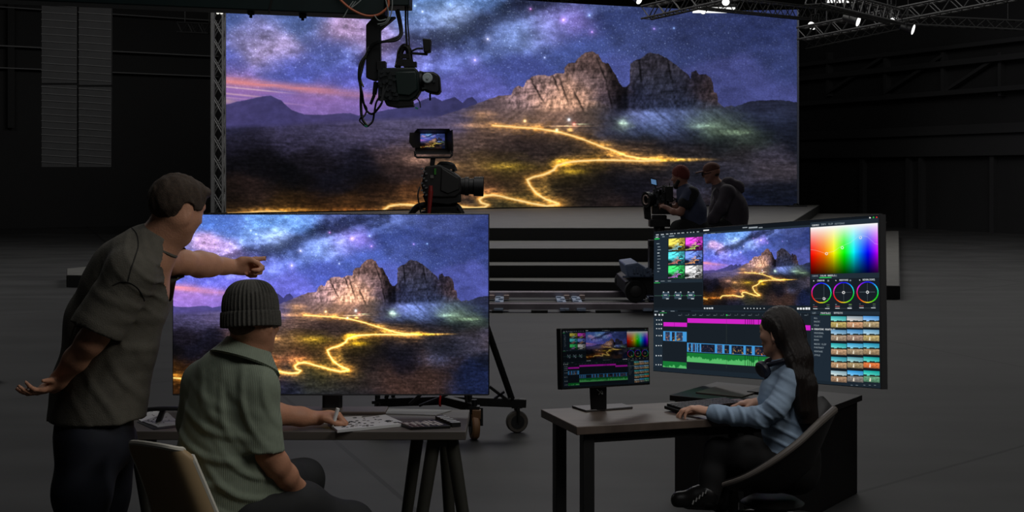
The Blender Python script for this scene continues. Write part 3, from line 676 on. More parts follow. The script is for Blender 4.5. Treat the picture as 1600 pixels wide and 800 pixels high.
def hand_sdf(S, wrist, d, palm, thumb_side, curl=(.3, .3, .3, .3), sc=1.0, spread=.10, thumb=(.5, .5), k=.006, tip_len=None):
    """wrist point, d = direction to the knuckles, palm = direction the palm faces, thumb_side = towards the thumb.
       curl per finger (index first): 0 straight .. 1 fist; thumb = (out, curl)"""
    d = Vector(d).normalized(); n = Vector(palm); n = (n - d * n.dot(d)).normalized(); t = Vector(thumb_side); t = (t - d*t.dot(d) - n*t.dot(n)).normalized()
    wv = Vector(wrist); q = sc
    S.cone(wv - d*.015*q, wv + d*.045*q, .024*q, .034*q, .012*q, flat=(n, .62))
    for i, off in enumerate((.027, .009, -.009, -.026)):
        S.cone(wv + d*.018*q + t*off*.55*q, wv + d*(.088 - .004*abs(i - 1) - (.006 if i == 3 else 0))*q + t*off*q, .0135*q, .0108*q, .008*q)
    S.ell(wv + d*.040*q + n*.008*q, (.042*q, .032*q, .013*q), (d, t, n), .01*q)
    S.ell(wv + d*.036*q + t*.022*q + n*.011*q, (.030*q, .016*q, .014*q), ((d + t*.4).normalized(), (t - d*.4).normalized(), n), .008*q)
    tips = []
    for i, (off, L) in enumerate(zip((.027, .009, -.009, -.026), ((.044, .026, .021), (.048, .030, .022), (.044, .028, .021), (.034, .021, .019)))):
        base = wv + d*(.088 - .004*abs(i - 1) - (.006 if i == 3 else 0))*q + t*off*q
        a = 0; p = base; c = curl[i]; sp = spread*(1.3 - i*.85)
        r = (.0100, .0090, .0082, .0070) if i < 3 else (.0088, .0078, .0070, .0060)
        for j, (seg, mx) in enumerate(zip(L, (1.45, 1.75, 1.15))):
            a += c*mx
            v = (d*math.cos(a) + n*math.sin(a) + t*sp*math.cos(a)).normalized()
            p2 = p + v*seg*q; S.cone(p, p2, r[j]*q, r[j + 1]*q, .003*q if j else .006*q); p = p2
        tips.append(p)
    b = wv + d*.030*q + t*.028*q + n*.006*q; out, tc = thumb
    v0 = (d*.75 + t*out*1.2 + n*.35).normalized(); p1 = b + v0*.036*q
    v1 = (d*.95 + t*(out*.8 - tc*.9) + n*(.25 + tc*.5)).normalized(); p2 = p1 + v1*.031*q
    v2 = (d*.95 + t*(out*.6 - tc*1.5) + n*(.2 + tc*.7)).normalized(); p3 = p2 + v2*.025*q
    S.cone(b, p1, .0150*q, .0118*q, .008*q); S.cone(p1, p2, .0112*q, .0100*q, .003*q); S.cone(p2, p3, .0100*q, .0078*q, .003*q)
    return tips, p3
# ------------------------------------------------------------------ camera, light
cam = bpy.data.cameras.new('camera'); co = bpy.data.objects.new('camera', cam); COL.objects.link(co)
co.location = (0, 0, EYE); co.rotation_euler = (math.pi / 2, 0, 0); cam.sensor_width = 36; cam.lens = FPX / 1600 * 36; cam.shift_y = -(400 - HZ) / 1600; cam.clip_end = 300
SC.camera = co
SC.view_settings.view_transform = 'Standard'; SC.view_settings.look = 'None'; SC.view_settings.exposure = 0; SC.view_settings.gamma = 1; SC.view_settings.use_curve_mapping = False
w = bpy.data.worlds.new('world'); SC.world = w; w.use_nodes = True
w.node_tree.nodes['Background'].inputs[0].default_value = (1, .98, .95, 1); w.node_tree.nodes['Background'].inputs[1].default_value = 0.010
def area(name, loc, target, size, power, col=(1, 1, 1), sy=None, spread=180):
    l = bpy.data.lights.new(name, 'AREA'); l.energy = power; l.color = col; l.size = size; l.spread = math.radians(spread)
    if sy: l.shape = 'RECTANGLE'; l.size_y = sy
    o = bpy.data.objects.new(name, l); COL.objects.link(o); o.location = loc
    o.rotation_euler = (Vector(target) - Vector(loc)).to_track_quat('-Z', 'Y').to_euler(); return o
area('added_soft_light', (2.9, 3.3, 3.7), (-.9, 5.0, 1.0), 1.3, 21, (1, .96, .90), spread=130)  # unseen soft key, added from the right to brighten the people at left
area('added_soft_light', (.4, 3.0, 4.4), (.6, 5.6, .9), 1.2, 9, (.97, .98, 1), spread=110)  # unseen weaker soft light, added to brighten the right desk
area('hall_overhead_light', (0.5, 8.5, 6.5), (0.5, 9.5, 0), 5.0, 88, (1, .98, .96))
area('stage_overhead_light', (1.5, 27, 9.5), (1.5, 28, 0), 10.0, 780, (1, .98, .95))
area('hall_side_light', (-13, 22, 9), (-12, 24, 0), 7.0, 420, (1, .99, .97))
area('hall_far_light', (11, 24, 9), (12, 26, 0), 7.0, 420, (1, .99, .97))

# ------------------------------------------------------------------ shell of the hall
fm = mat('concrete_floor', (50, 50, 50), .62, noise=.22, nscale=.9, spec=.35)
def floor_joints(m):
    nt = m.node_tree; b = nt.nodes['Principled BSDF']; tc = nt.nodes.new('ShaderNodeTexCoord')
    sep = nt.nodes.new('ShaderNodeSeparateXYZ'); nt.links.new(tc.outputs['Object'], sep.inputs[0])
    def mth(op, a, bb=None):
        n = nt.nodes.new('ShaderNodeMath'); n.operation = op
        for i, q in enumerate((a, bb)):
            if q is None: continue
            if isinstance(q, (int, float)): n.inputs[i].default_value = q
            else: nt.links.new(q, n.inputs[i])
        return n.outputs[0]
    lines = []
    for nx, ny, off, per in ((-.69, .724, 4.15, 6.1), (.945, .327, 1.86, 6.4)):
        e = mth('ADD', mth('MULTIPLY', sep.outputs[0], nx), mth('MULTIPLY', sep.outputs[1], ny))
        fr = mth('FRACT', mth('ADD', mth('DIVIDE', mth('SUBTRACT', e, off), per), 40.5))
        lines.append(mth('LESS_THAN', mth('ABSOLUTE', mth('SUBTRACT', fr, .5)), .0024))
    ln = mth('MAXIMUM', *lines)
    mx = nt.nodes.new('ShaderNodeMix'); mx.data_type = 'RGBA'; nt.links.new(ln, mx.inputs[0])
    src = b.inputs['Base Color'].links[0].from_socket
    # broad trowel marks
    n = nt.nodes.new('ShaderNodeTexNoise'); n.inputs['Scale'].default_value = 1.0; n.inputs['Detail'].default_value = 6
    mp = nt.nodes.new('ShaderNodeMapping'); mp.inputs['Scale'].default_value = (.35, 2.2, 1); nt.links.new(tc.outputs['Object'], mp.inputs[0]); nt.links.new(mp.outputs[0], n.inputs[0])
    mr = nt.nodes.new('ShaderNodeMapRange'); mr.inputs[1].default_value = .3; mr.inputs[2].default_value = .7; mr.inputs[3].default_value = .72; mr.inputs[4].default_value = 1.25; nt.links.new(n.outputs[0], mr.inputs[0])
    m2 = nt.nodes.new('ShaderNodeMix'); m2.data_type = 'RGBA'; m2.blend_type = 'MULTIPLY'; m2.inputs[0].default_value = 1; nt.links.new(src, m2.inputs[6]); nt.links.new(mr.outputs[0], m2.inputs[7])
    nt.links.new(m2.outputs[2], mx.inputs[6]); mx.inputs[7].default_value = (.008, .008, .008, 1)
    nt.links.new(mx.outputs[2], b.inputs['Base Color'])
floor_joints(fm)
tag(MB().box((0, 25, -.05), (90, 90, .1)).build('floor', fm), kind='structure')
wall_m = mat('dark_cladding', (22, 22, 23), .75, noise=.15, nscale=.6)
steel_m = mat('dark_girder', (40, 40, 41), .6)
cor = Vector((5.6, 60, 0)); A_ = Vector((W(0, 357, FPX * EYE / 87).x, FPX * EYE / 87, 0)); B_ = Vector((W(1379, 354, FPX * EYE / 84).x, FPX * EYE / 84, 0)); C_ = Vector((W(1600, 366, FPX * EYE / 96).x, FPX * EYE / 96, 0))
A2 = Vector((W(230, 352, FPX * EYE / 82).x, FPX * EYE / 82, 0))
dl = (A_ - A2).normalized(); dr = (C_ - B_).normalized()
# corner where the two wall lines meet
den = dl.x * dr.y - dl.y * dr.x; tt = ((B_.x - A_.x) * dr.y - (B_.y - A_.y) * dr.x) / den; cor = A_ + dl * tt
def wall(name, p, q, z0=0, z1=11.0, th=.3):
    d = (q - p).normalized(); n = Vector((-d.y, d.x, 0))
    if n.dot(Vector((0, 20, 0)) - p) > 0: n = -n
    o = MB().prism([p, q, q + n * th, p + n * th], (0, 0, z1)).build(name, wall_m); tag(o, kind='structure'); return n
LE = A_ + dl * 14; RE = C_ + dr * 16
nl = wall('wall_left', cor, LE); nr = wall('wall_right', cor, RE)
ce = MB().box((0, 24, 11.1), (70, 90, .2)).build('ceiling', mat('black_ceiling', (12, 12, 12), .9)); tag(ce, kind='structure')
tn = [0]
def trim(p, q, z, h, depth, n, m=steel_m, off=0):
    """horizontal rail on a wall between p and q"""
    tn[0] += 1; i = -n
    o = MB().bar(p + i * (depth / 2 + off) + Vector((0, 0, z)), q + i * (depth / 2 + off) + Vector((0, 0, z)), depth, h).build('trim_%d' % tn[0], m); tag(o, kind='structure')
def post(p, h0, h1, wd, depth, n, d, m=steel_m):
    tn[0] += 1; i = -n
    c = p + i * depth / 2
    o = MB().prism([c - d * wd / 2 - i * depth / 2, c + d * wd / 2 - i * depth / 2, c + d * wd / 2 + i * depth / 2, c - d * wd / 2 + i * depth / 2], (0, 0, h1 - h0)).build('trim_%d' % tn[0], m); o.location.z = h0; tag(o, kind='structure')
def on_right(px):     # point of the right wall's base seen at column px
    k = (px - CX0) / FPX; t = (B_.x - k * B_.y) / (k * dr.y - dr.x); return B_ + dr * t
def on_left(px):
    k = (px - CX0) / FPX; t = (A_.x - k * A_.y) / (k * dl.y - dl.x); return A_ + dl * t
r0, r1 = on_right(1245), on_right(1640)
for y, h, dp in ((222, .9, .25), (210, .12, .4), (150, .14, .35), (106, .16, .35), (82, .12, .3)):
    p = on_right(1430); z = Zz(y, p.y); trim(r0, r1, z, h, dp, nr)
for px in (1352, 1424, 1444, 1556):
    post(on_right(px), 0, Zz(236, on_right(px).y), .16, .16, nr, dr)
for px in (1300, 1390, 1480, 1570):
    p = on_right(px); post(p, Zz(150, p.y), Zz(82, p.y), .12, .2, nr, dr)
for pa, pb in ((1300, 1390), (1390, 1480), (1480, 1570)):
    a, b = on_right(pa), on_right(pb); tn[0] += 1
    o = MB().bar(a - nr * .2 + Vector((0, 0, Zz(146, a.y))), b - nr * .2 + Vector((0, 0, Zz(88, b.y))), .09, .09).build('trim_%d' % tn[0], steel_m); tag(o, kind='structure')
l0, l1 = on_left(-40), on_left(345)
for y, h, dp in ((80, .035, .3), (113, .03, .3), (22, .03, .3)):
    p = on_left(150); trim(l0, l1, Zz(y, p.y), h, dp, nl, mat('girder_edge', (95, 95, 96), .5))
for px in (14,):
    p = on_left(px); post(p, Zz(200, p.y), 10, .2, .25, nl, dl, wall_m)

# ------------------------------------------------------------------ stage
riser_m = mat('stage_deck_grey', (92, 91, 88), .6, noise=.10, nscale=3, spec=.3)
ZP = .777
dark_facing_m = mat('stage_facing_black', (22, 22, 22), .7)
def rad(pf, pb, df, db, pts=None):
    """plan outline: front edge at distance df between columns pf, back edge at db between columns pb"""
    return [Vector((X(pf[0], df), df, 0)), Vector((X(pf[1], df), df, 0)), Vector((X(pb[1], db), db, 0)), Vector((X(pb[0], db), db, 0))]
stage = thing('stage', 'wide grey stepped stage rising in front of the huge curved display', 'stage', (0, 24, 0))
dpl = FPX * (EYE - ZP) / (321 - HZ)
def tier(name, poly, z0, z1):
    o = MB().prism([p + Vector((0, 0, z0)) for p in poly], (0, 0, z1 - z0)).build(name, riser_m, stage, bev=.004)
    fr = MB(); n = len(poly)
    for i in range(n):                       # thin black facing that darkens the visible sides
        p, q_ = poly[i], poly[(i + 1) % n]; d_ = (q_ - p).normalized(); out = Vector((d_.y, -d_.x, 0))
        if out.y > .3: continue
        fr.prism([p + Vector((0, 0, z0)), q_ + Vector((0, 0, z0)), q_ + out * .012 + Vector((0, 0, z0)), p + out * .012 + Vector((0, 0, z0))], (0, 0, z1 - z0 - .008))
    fr.build('dark_facing', dark_facing_m, o, label='thin black facing on the visible sides')
    return o
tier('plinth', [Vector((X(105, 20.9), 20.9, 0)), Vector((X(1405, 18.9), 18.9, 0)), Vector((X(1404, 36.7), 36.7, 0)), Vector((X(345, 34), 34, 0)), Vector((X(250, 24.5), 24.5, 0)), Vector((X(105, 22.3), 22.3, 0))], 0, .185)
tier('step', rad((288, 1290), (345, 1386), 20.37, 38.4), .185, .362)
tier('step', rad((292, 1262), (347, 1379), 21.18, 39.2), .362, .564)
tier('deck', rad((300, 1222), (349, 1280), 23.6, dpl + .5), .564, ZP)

# ------------------------------------------------------------------ the huge curved display
LW = thing('led_wall', 'huge curved display showing a night mountain panorama with a glowing road', 'display', (0, 36, ZP))
HH = 5.41
ctrl = [Vector((-6.37, 31.24, 0)), Vector((-.17, 36.3, 0)), Vector((5.3, 38.75, 0)), Vector((7.86, 38.72, 0))]
cv = [ctrl[0] + (ctrl[1] - ctrl[0]) * 0] 
pth = spline(ctrl, 40); PA = np.array([list(p) for p in pth])
sl = np.concatenate([[0], np.cumsum(np.linalg.norm(np.diff(PA, axis=0), axis=1))]); sl /= sl[-1]
def led_pos(u, v, off=0.0):
    x = np.interp(u, sl, PA[:, 0]); y = np.interp(u, sl, PA[:, 1]); return x, y + off, ZP + .03 + (HH - .03) * (1 - v)
NU, NV = 1180, 440
u, v = np.meshgrid(np.linspace(0, 1, NU), np.linspace(0, 1, NV))
lx, ly, lz = led_pos(u, v)
disp = picture_grid('screen', led_pos, NV, NU, land(CX0 + FPX * lx / ly, HZ + FPX * (EYE - lz) / ly), screen_mat('led_picture', 1.0), LW)
q = 60; mb = MB(); us = np.linspace(0, 1, q)
bx = np.interp(us, sl, PA[:, 0]); by = np.interp(us, sl, PA[:, 1])
nrm = np.stack([-(np.gradient(by)), np.gradient(bx)], 1); nrm /= np.linalg.norm(nrm, axis=1)[:, None]
for i in range(q - 1):
    pts = []
    for j in (i, i + 1):
        for o_ in (.012, .30): pts.append((bx[j] + nrm[j, 0] * o_, by[j] + nrm[j, 1] * o_))
    vs = [(x_, y_, z_) for (x_, y_) in pts for z_ in (ZP + .015, ZP + HH)]
    mb.add(vs, [(0,1,5,4),(2,6,7,3),(1,3,7,5),(0,4,6,2)] + ([(0,2,3,1)] if i == 0 else []) + ([(4,5,7,6)] if i == q - 2 else []))
body = mb.build('panel_body', mat('led_cabinet_black', (14, 14, 16), .6), LW)
for e, lab in ((0, 'left'), (-1, 'right')):
    MB().bar((bx[e], by[e] - .01, ZP + .02), (bx[e], by[e] - .01, ZP + HH), .05, .05).build('edge_strip', mat('edge_strip_grey', (86, 90, 104), .35, .6), LW)
m_ = MB(); fx, fy = bx[-1] - .1, by[-1] - .25
m_.box((fx, fy, ZP + .022), (.5, .5, .03)); m_.cyl((fx, fy, ZP + .03), (fx, fy, ZP + .09), .10, .05)
m_.build('foot_plate', mat('black_metal', (14, 14, 14), .5, .3), LW, bev=.005)

# ------------------------------------------------------------------ trusses
alu = mat('truss_aluminium', (112, 112, 112), .5, .55, noise=.1, nscale=8)
dalu = mat('truss_dark', (52, 52, 52), .55, .45)
def truss(name, a, b, wd, label, cat='truss', group=None, m=alu, cables=True, r=.026, bay=None, hang=10.98):
    a = Vector(a); b = Vector(b); d = (b - a); L = d.length; d.normalize()
    up = Vector((0, 0, 1)) if abs(d.z) < .8 else Vector((1, 0, 0))
    x = d.cross(up).normalized(); z = x.cross(d).normalized()
    base = Vector((a.x, a.y, min(a.z, b.z) - wd / 2)) if abs(d.z) < .8 else a
    t = thing(name, label, cat, base, group)
    cs = [x * i * wd / 2 + z * j * wd / 2 for i, j in ((-1, -1), (1, -1), (1, 1), (-1, 1))]
    for c in cs: MB().cyl(a + c, b + c, r, n=8).build('chord', m, t)
    bay = bay or wd; n = max(2, int(L / bay)); lt = MB()
    for f in range(4):
        c0, c1 = cs[f], cs[(f + 1) % 4]
        for i in range(n):
            p, q_ = a + d * (L * i / n), a + d * (L * (i + 1) / n)
            if f in (0, 2) or cat == 'tower':
                lt.cyl(p + c0, q_ + c1, r * .55, n=6, cap=False)
                if cat == 'tower': lt.cyl(p + c1, q_ + c0, r * .55, n=6, cap=False)
                else: lt.cyl(p + c1, p + c0, r * .5, n=6, cap=False)
            else: lt.cyl(p + (c0 if i % 2 else c1), q_ + (c1 if i % 2 else c0), r * .55, n=6, cap=False)
    lt.build('lattice', m, t)
    if cables:
        for k in (.12, .88):
            p = a + d * L * k; MB().cyl(p + Vector((0, 0, wd / 2)), (p.x, p.y, hang), .012, n=6).build('suspension_rod', m, t)
    return t
tx = X(341, 31.0)
tw = truss('truss_tower', (tx, 31.0, ZP + .05), (tx, 31.0, 6.4), .24, 'slim upright lattice truss tower at left edge of the curved display', 'tower', cables=False, r=.026, bay=.40)
MB().box((tx, 31.0, ZP + .025), (.34, .34, .05)).build('base_plate', mat('black_metal', (14, 14, 14)), tw, bev=.01)
MB().bar((X(334, 30.9), 30.8, ZP + .05), (X(334, 30.9), 30.8, 6.4), .07, .05).build('side_rail', alu, tw)
m_ = MB()
for k in (-.03, .05): m_.ball((tx + k + .06, 30.82, Zz(20, 30.8)), (.035, .03, .03), 8)
m_.build('signal_lamp', emit('lamp_white', (255, 252, 240), 1.2), tw)
truss('roof_truss', W(283, 43, 33), W(333, 45, 32), .22, 'short dark lattice truss reaching from the tower towards the left', m=dalu, r=.02)
d = 33.0
defs = [(W(1252, 53, 30), W(1640, -22, 25), .25, 'long lattice truss sloping up to the right above the dark wall'),
        (W(1010, 20, 28.5), W(1150, -12, 26), .25, 'lattice truss crossing above the right half of the curved display'),
        (W(1090, 2, 31.5), W(1330, 28, 37.5), .30, 'lattice truss running back over the top right corner of the display'),
        (W(1270, -6, 22.5), W(1400, 26, 27.5), .26, 'heavy lattice truss beside the square panel lamp in the roof'),
        (W(1256, 70, 40.5), W(1420, 36, 40), .26, 'lowest lattice truss right of the curved display'),
        (W(840, 6, 40.2), W(930, -14, 38), .26, 'thin lattice truss peeking over the middle of the curved display'),
        (W(1395, 30, 36), W(1600, 40, 35), .22, 'faint level lattice truss at far right above the wall girder')]
for a, b, wd, lab in defs: truss('roof_truss', a, b, wd, lab, group=None, m=dalu, r=.022)
lampw = emit('lamp_white_hot', (255, 255, 252), 1.4)
def spot(px, py, d, aim, label, r=.10):
    c = W(px, py, d); ax = Vector(aim).normalized()
    t = thing('spotlight', label, 'spotlight', c + Vector((0, 0, .55)), 'stage spotlights under the roof trusses')
    MB().lathe([(r*.65, -.30), (r*.8, -.28), (r*.85, -.05), (r*1.15, 0), (r*1.12, .012)], c, ax, 16).build('can', mat('black_metal', (14, 14, 14)), t)
    MB().lathe([(r*1.05, .012), (r*1.0, .02)], c, ax, 16).build('lens', lampw, t)
    s_ = ax.cross(Vector((0, 0, 1))).normalized(); b0 = c - ax * .14
    MB().sweep([b0 + s_*r*1.1, b0 + s_*r*1.1 + Vector((0, 0, .22)), b0 - s_*r*1.1 + Vector((0, 0, .22)), b0 - s_*r*1.1], .012, 6).cyl(b0 + Vector((0, 0, .22)), b0 + Vector((0, 0, .42)), .02, n=8).build('yoke', mat('black_metal', (14, 14, 14)), t)
spot(1269, 40, 34, (-.8, -.7, -.55), 'small spotlight just right of the display corner, lowest by the edge')
spot(1340, 33, 27.6, (.75, -.45, -.3), 'bright tilted spotlight under the sloping truss right of the display', .098)
spot(1395, 31, 30, (.1, -.6, -.9), 'dim downward spotlight between the two bright tilted ones', .085)
spot(1426, 46, 34, (.85, -.45, -.3), 'rightmost tilted spotlight hanging low before the dark wall', .12)
spot(1134, 3, 24.5, (-.1, -.8, -.4), 'spotlight at the crossing of two trusses, over the display', .062)
spot(1098, 16, 33, (-.7, -.6, -.5), 'small spotlight left of the flat lamp over the display', .09)
spot(998, 1, 31, (.6, -.6, -.5), 'spotlight over the middle of the display at the frame top', .075)
def panel_lamp(px, py, d, w_, label):
    c = W(px, py, d); t = thing('panel_lamp', label, 'lamp', c + Vector((0, 0, .1)), 'square panel lamps in the roof')
    MB().box(c + Vector((0, 0, .06)), (w_ * 1.08, w_ * 1.08, .08)).build('housing', mat('black_metal', (14, 14, 14)), t)
    MB().box(c, (w_, w_, .03)).build('diffuser', lampw, t)
    MB().cyl(c + Vector((0, 0, .1)), (c.x, c.y, 10.98), .012, n=6).build('suspension_rod', dalu, t)
panel_lamp(1115, 16, 34, .9, 'flat square lamp over the upper edge of the display')
panel_lamp(1324, 0, 33, .85, 'flat square lamp at the frame top right of the display')

# ------------------------------------------------------------------ four hanging slatted panels at the left
pm = mat('slatted_panel_grey', (62, 62, 63), .7, noise=.12, nscale=3); pm2 = mat('panel_slat_edge', (110, 110, 110), .6)
dp_ = 36.0
first = None
for (x0, x1, y0, y1, lab) in ((66, 121, -6, 130, 'upper left slatted baffle of the hanging block, lightest of the four'), (124, 175, -6, 133, 'upper right slatted baffle of the hanging block'),
                              (66, 121, 133, 261, 'lower left slatted baffle of the hanging block'), (124, 175, 136, 261, 'lower right slatted baffle of the hanging block')):
    xa, xb, za, zb = X(x0, dp_), X(x1, dp_), Zz(y1, dp_), Zz(y0, dp_)
    t = thing('acoustic_baffle', lab, 'baffle', ((xa + xb) / 2, dp_, za), 'slatted panels of the hanging block')
    MB().box(((xa + xb) / 2, dp_, (za + zb) / 2), (xb - xa, .10, zb - za)).build('board', pm, t, bev=.004)
    n = 12; sl_ = MB()
    for k in range(n):
        z = za + (k + .6) * (zb - za) / n; sl_.bar((xa, dp_ - .06, z + .03), (xb, dp_ - .06, z - .03), .03, .014)
    sl_.build('slats', pm2, t, label='thin lighter horizontal slats')
    if y0 < 0:
        for x_ in (xa + .15, xb - .15): MB().cyl((x_, dp_, zb), (x_, dp_, 10.98), .01, n=6).build('hanging_cable', dalu, t)
# ------------------------------------------------------------------ crane arm with a hanging studio camera
blk = mat('black_plastic', (17, 17, 18), .5, noise=.1, nscale=30)
blm = mat('black_metal', (14, 14, 14), .5, .3)
gblk = mat('greenish_black_paint', (18, 36, 36), .45, noise=.15, nscale=6)
cgrn = mat('camera_dark_green', (17, 33, 30), .5, noise=.2, nscale=14)
rub = mat('black_rubber', (11, 11, 11), .8)
DC = 11.0
P_ = lambda px, py, dd=0.0: W(px, py, DC + dd)
cr = thing('camera_crane', 'long dark green crane arm crossing the top left corner', 'crane', (X(-150, DC), DC, 0))
a, b = P_(-170, -4.5 + 0), P_(604, 28)
sl_ = (b - a).normalized()
MB().prism([a + Vector((0, -.16, 0)), b + Vector((0, -.16, 0)), b + Vector((0, -.16, .34)), a + Vector((0, -.16, .46))], (0, .32, 0)).build('boom', gblk, cr, bev=.01)
MB().box(((X(604, DC) + X(642, DC)) / 2, DC, Zz(13, DC) + .15), (X(642, DC) - X(604, DC), .36, .30)).build('end_plate', gblk, cr, bev=.008)
for px, py, w_, h_ in ((392, 19, 9, 8), (473, 23, 10, 10)):
    p = P_(px, py, -.05); MB().box(p, (w_ * DC / FPX, .06, h_ * DC / FPX)).cyl(p, p - Vector((0, 0, .045)), .012, n=8).build('clamp', rub, cr)
p = P_(430, 0, -.165); MB().bar(P_(420, 20, -.165), P_(432, -30, -.165), .015, .012).build('panel_seam', rub, cr)
MB().cyl((X(-150, DC), DC, .12), (X(-150, DC), DC, Zz(-3, DC)), .10, .08, 20).build('mast', gblk, cr)
MB().box((X(-150, DC), DC, .06), (1.1, 1.1, .12)).build('base', gblk, cr, bev=.02)
# drop arm: chamfered plate column
poly = [P_(573, 40), P_(584, 28), P_(619, 27), P_(595, 47), P_(595, 124), P_(586, 127), P_(573, 122)]
MB().prism([q + Vector((0, -.06, 0)) for q in poly], (0, .12, 0)).build('drop_arm', mat('drop_arm_black', (13, 17, 19), .5), cr, bev=.006)
def cable(nm, pts, r, m, par): return MB().curve(pts, r, 8, 8).build(nm, m, par)
org = mat('orange_cable', (196, 108, 74), .5); wht = mat('pale_cable', (150, 158, 156), .5); dcb = mat('dark_cable', (18, 21, 22), .5); ylc = mat('olive_cable', (92, 96, 58), .5)
cable('orange_cable', [P_(520, -14, -.19), P_(534, 2, -.2), P_(550, 15, -.21), P_(570, 24, -.22), P_(588, 24, -.22), P_(600, 17, -.22), P_(607, 8, -.21), P_(606, -6, -.2)], .009, org, cr)
for k, pts in enumerate(([(552, 2), (545, 12), (538, 25), (536, 27)], [(570, -6), (560, 4), (549, 12), (556, 2)], [(612, -8), (613, 8), (610, 25), (604, 36), (594, 40)], [(600, -10), (607, 20), (603, 34), (590, 38)], [(585, 24), (592, 32), (604, 30)])):
    cable('pale_cable', [P_(x, y, -.2 - .01 * k) for x, y in pts], .0045, wht, cr)

hc = thing('hanging_camera', 'dark green studio camera hung under the crane arm with looping cables', 'camera', P_(622, 165))
def pr(pts, d0, dep): return [P_(x, y, d0) for x, y in pts], (0, dep, 0)
MB().prism(*pr([(596, 106), (648, 105), (655, 113), (656, 142), (650, 152), (640, 158), (603, 158), (594, 140)], -.10, .20)).build('body', cgrn, hc, bev=.012)
MB().prism(*pr([(616, 112), (650, 111), (653, 140), (640, 150), (620, 148)], -.125, .03)).build('side_panel', mat('camera_panel_green', (20, 40, 36), .45), hc, bev=.01)
m_ = MB()
m_.box(P_(607, 133, -.105), (.16, .02, .24))
for i in range(26):
    x_, y_ = 594 + random.random() * 26, 110 + random.random() * 46
    c = P_(x_, y_, -.11 - random.random() * .02)
    if i % 3: m_.cyl(c, c - Vector((0, .02 + .02 * random.random(), 0)), .008 + .008 * random.random(), n=8)
    else: m_.box(c, (.03, .03, .02))
m_.build('connector_block', mat('connector_grey', (52, 56, 58), .4, .4), hc, label='cluster of small grey sockets on the camera flank')
MB().prism(*pr([(600, 157), (644, 156), (646, 166), (620, 168), (604, 165)], -.09, .16)).build('base_plate', blk, hc, bev=.006)
MB().prism(*pr([(588, 96), (602, 95), (602, 110), (588, 110)], -.08, .14)).build('mount_block', blk, hc, bev=.005)
MB().cyl(P_(654, 127), P_(664, 128), .085, .075, 20).build('lens', blk, hc)
lb = MB().prism(*pr([(659, 112), (677, 112), (686, 117), (688, 141), (684, 147), (672, 145), (660, 140)], -.12, .22)).build('lens_shroud', blk, hc, bev=.015)
c = P_(668, 122, -.125); MB().lathe([(.040, 0), (.040, .012), (.034, .018), (.010, .018), (.010, .03)], c, (0, -1, 0), 24).build('focus_disc', mat('pale_disc', (185, 196, 200), .4), hc, label='round pale grey disc on the lens shroud')
m_ = MB(); m_.cyl(P_(672, 145), P_(672, 157), .008, n=6); m_.box(P_(663, 138, -.12), (.035, .02, .012)); m_.box(P_(678, 127, -.13), (.02, .02, .02)); m_.build('lens_bracket', mat('connector_grey', (52, 56, 58)), hc)
m_ = MB(); m_.sweep(spline([P_(621, 106), P_(624, 92), P_(626, 80), P_(632, 73), P_(638, 78), P_(640, 92), P_(643, 106)], 6), .026, 10); m_.box(P_(632, 98), (.12, .09, .05)); m_.box(P_(630, 88), (.09, .06, .035)); m_.box(P_(641, 101), (.10, .1, .04)); m_.build('top_handle', blk, hc, bev=.004)
MB().cyl(P_(620, 104, -.02), P_(627, 89, -.03), .018, n=10).build('handle_strut', mat('grey_metal', (76, 78, 80), .4, .6), hc)
vf = MB().prism(*pr([(660, 60), (673, 61), (672, 80), (662, 82)], -.09, .16)).build('viewfinder', blk, hc, bev=.006)
m_ = MB(); m_.bar(P_(641, 83), P_(668, 85), .05, .016); m_.curve([P_(643, 80, -.03), P_(652, 76, -.03), P_(661, 76, -.03)], .008); m_.build('viewfinder_arm', blk, hc)
MB().cyl(P_(588, 128, -.05), P_(585, 148, -.05), .022, .017, 12).cyl(P_(585, 148, -.05), P_(579, 163, -.05), .013, .011, 12).build('microphone', rub, hc)
MB().bar(P_(600, 132, -.13), P_(597, 160, -.13), .016, .016).bar(P_(606, 133, -.13), P_(594, 158, -.13), .012, .012).build('lever', mat('grey_metal', (76, 78, 80)), hc)
for pts, r_, mm in (([(622, 14), (627, 40), (627, 55), (618, 63), (600, 65), (588, 67), (578, 73), (572, 86), (563, 100), (561, 120), (564, 140), (564, 165), (566, 185), (574, 197)], .011, dcb),
                    ([(619, 16), (624, 38), (625, 54), (614, 61), (596, 66), (584, 70), (575, 82)], .010, dcb), ([(634, 4), (634, 40), (636, 72)], .008, dcb), ([(638, -4), (637, 30), (639, 60), (640, 78)], .006, dcb),
                    ([(578, 78), (570, 92), (566, 108), (562, 128), (566, 146), (568, 160), (573, 173), (582, 178), (592, 168), (597, 160)], .009, dcb), ([(574, 197), (582, 190), (585, 175), (588, 160), (594, 150)], .008, dcb),
                    ([(572, 88), (565, 104), (563, 122), (568, 136)], .007, ylc), ([(566, 180), (562, 188), (566, 193), (573, 198), (581, 192)], .006, dcb), ([(567, 160), (573, 170), (570, 180), (565, 184)], .007, dcb), ([(648, 150), (655, 158), (657, 168)], .005, dcb)):
    cable('cable', [P_(x, y, -.10 + .02 * math.sin(i * 1.3)) for i, (x, y) in enumerate(pts)], r_, mm, hc)
tq = mat('green_plug', (46, 150, 122), .5)
for x, y in ((572, 197), (651, 169)): MB().box(P_(x, y, -.12), (.025, .02, .012), Matrix.Rotation(.4, 3, 'Y')).build('green_plug', tq, hc, label='small bright green plug')

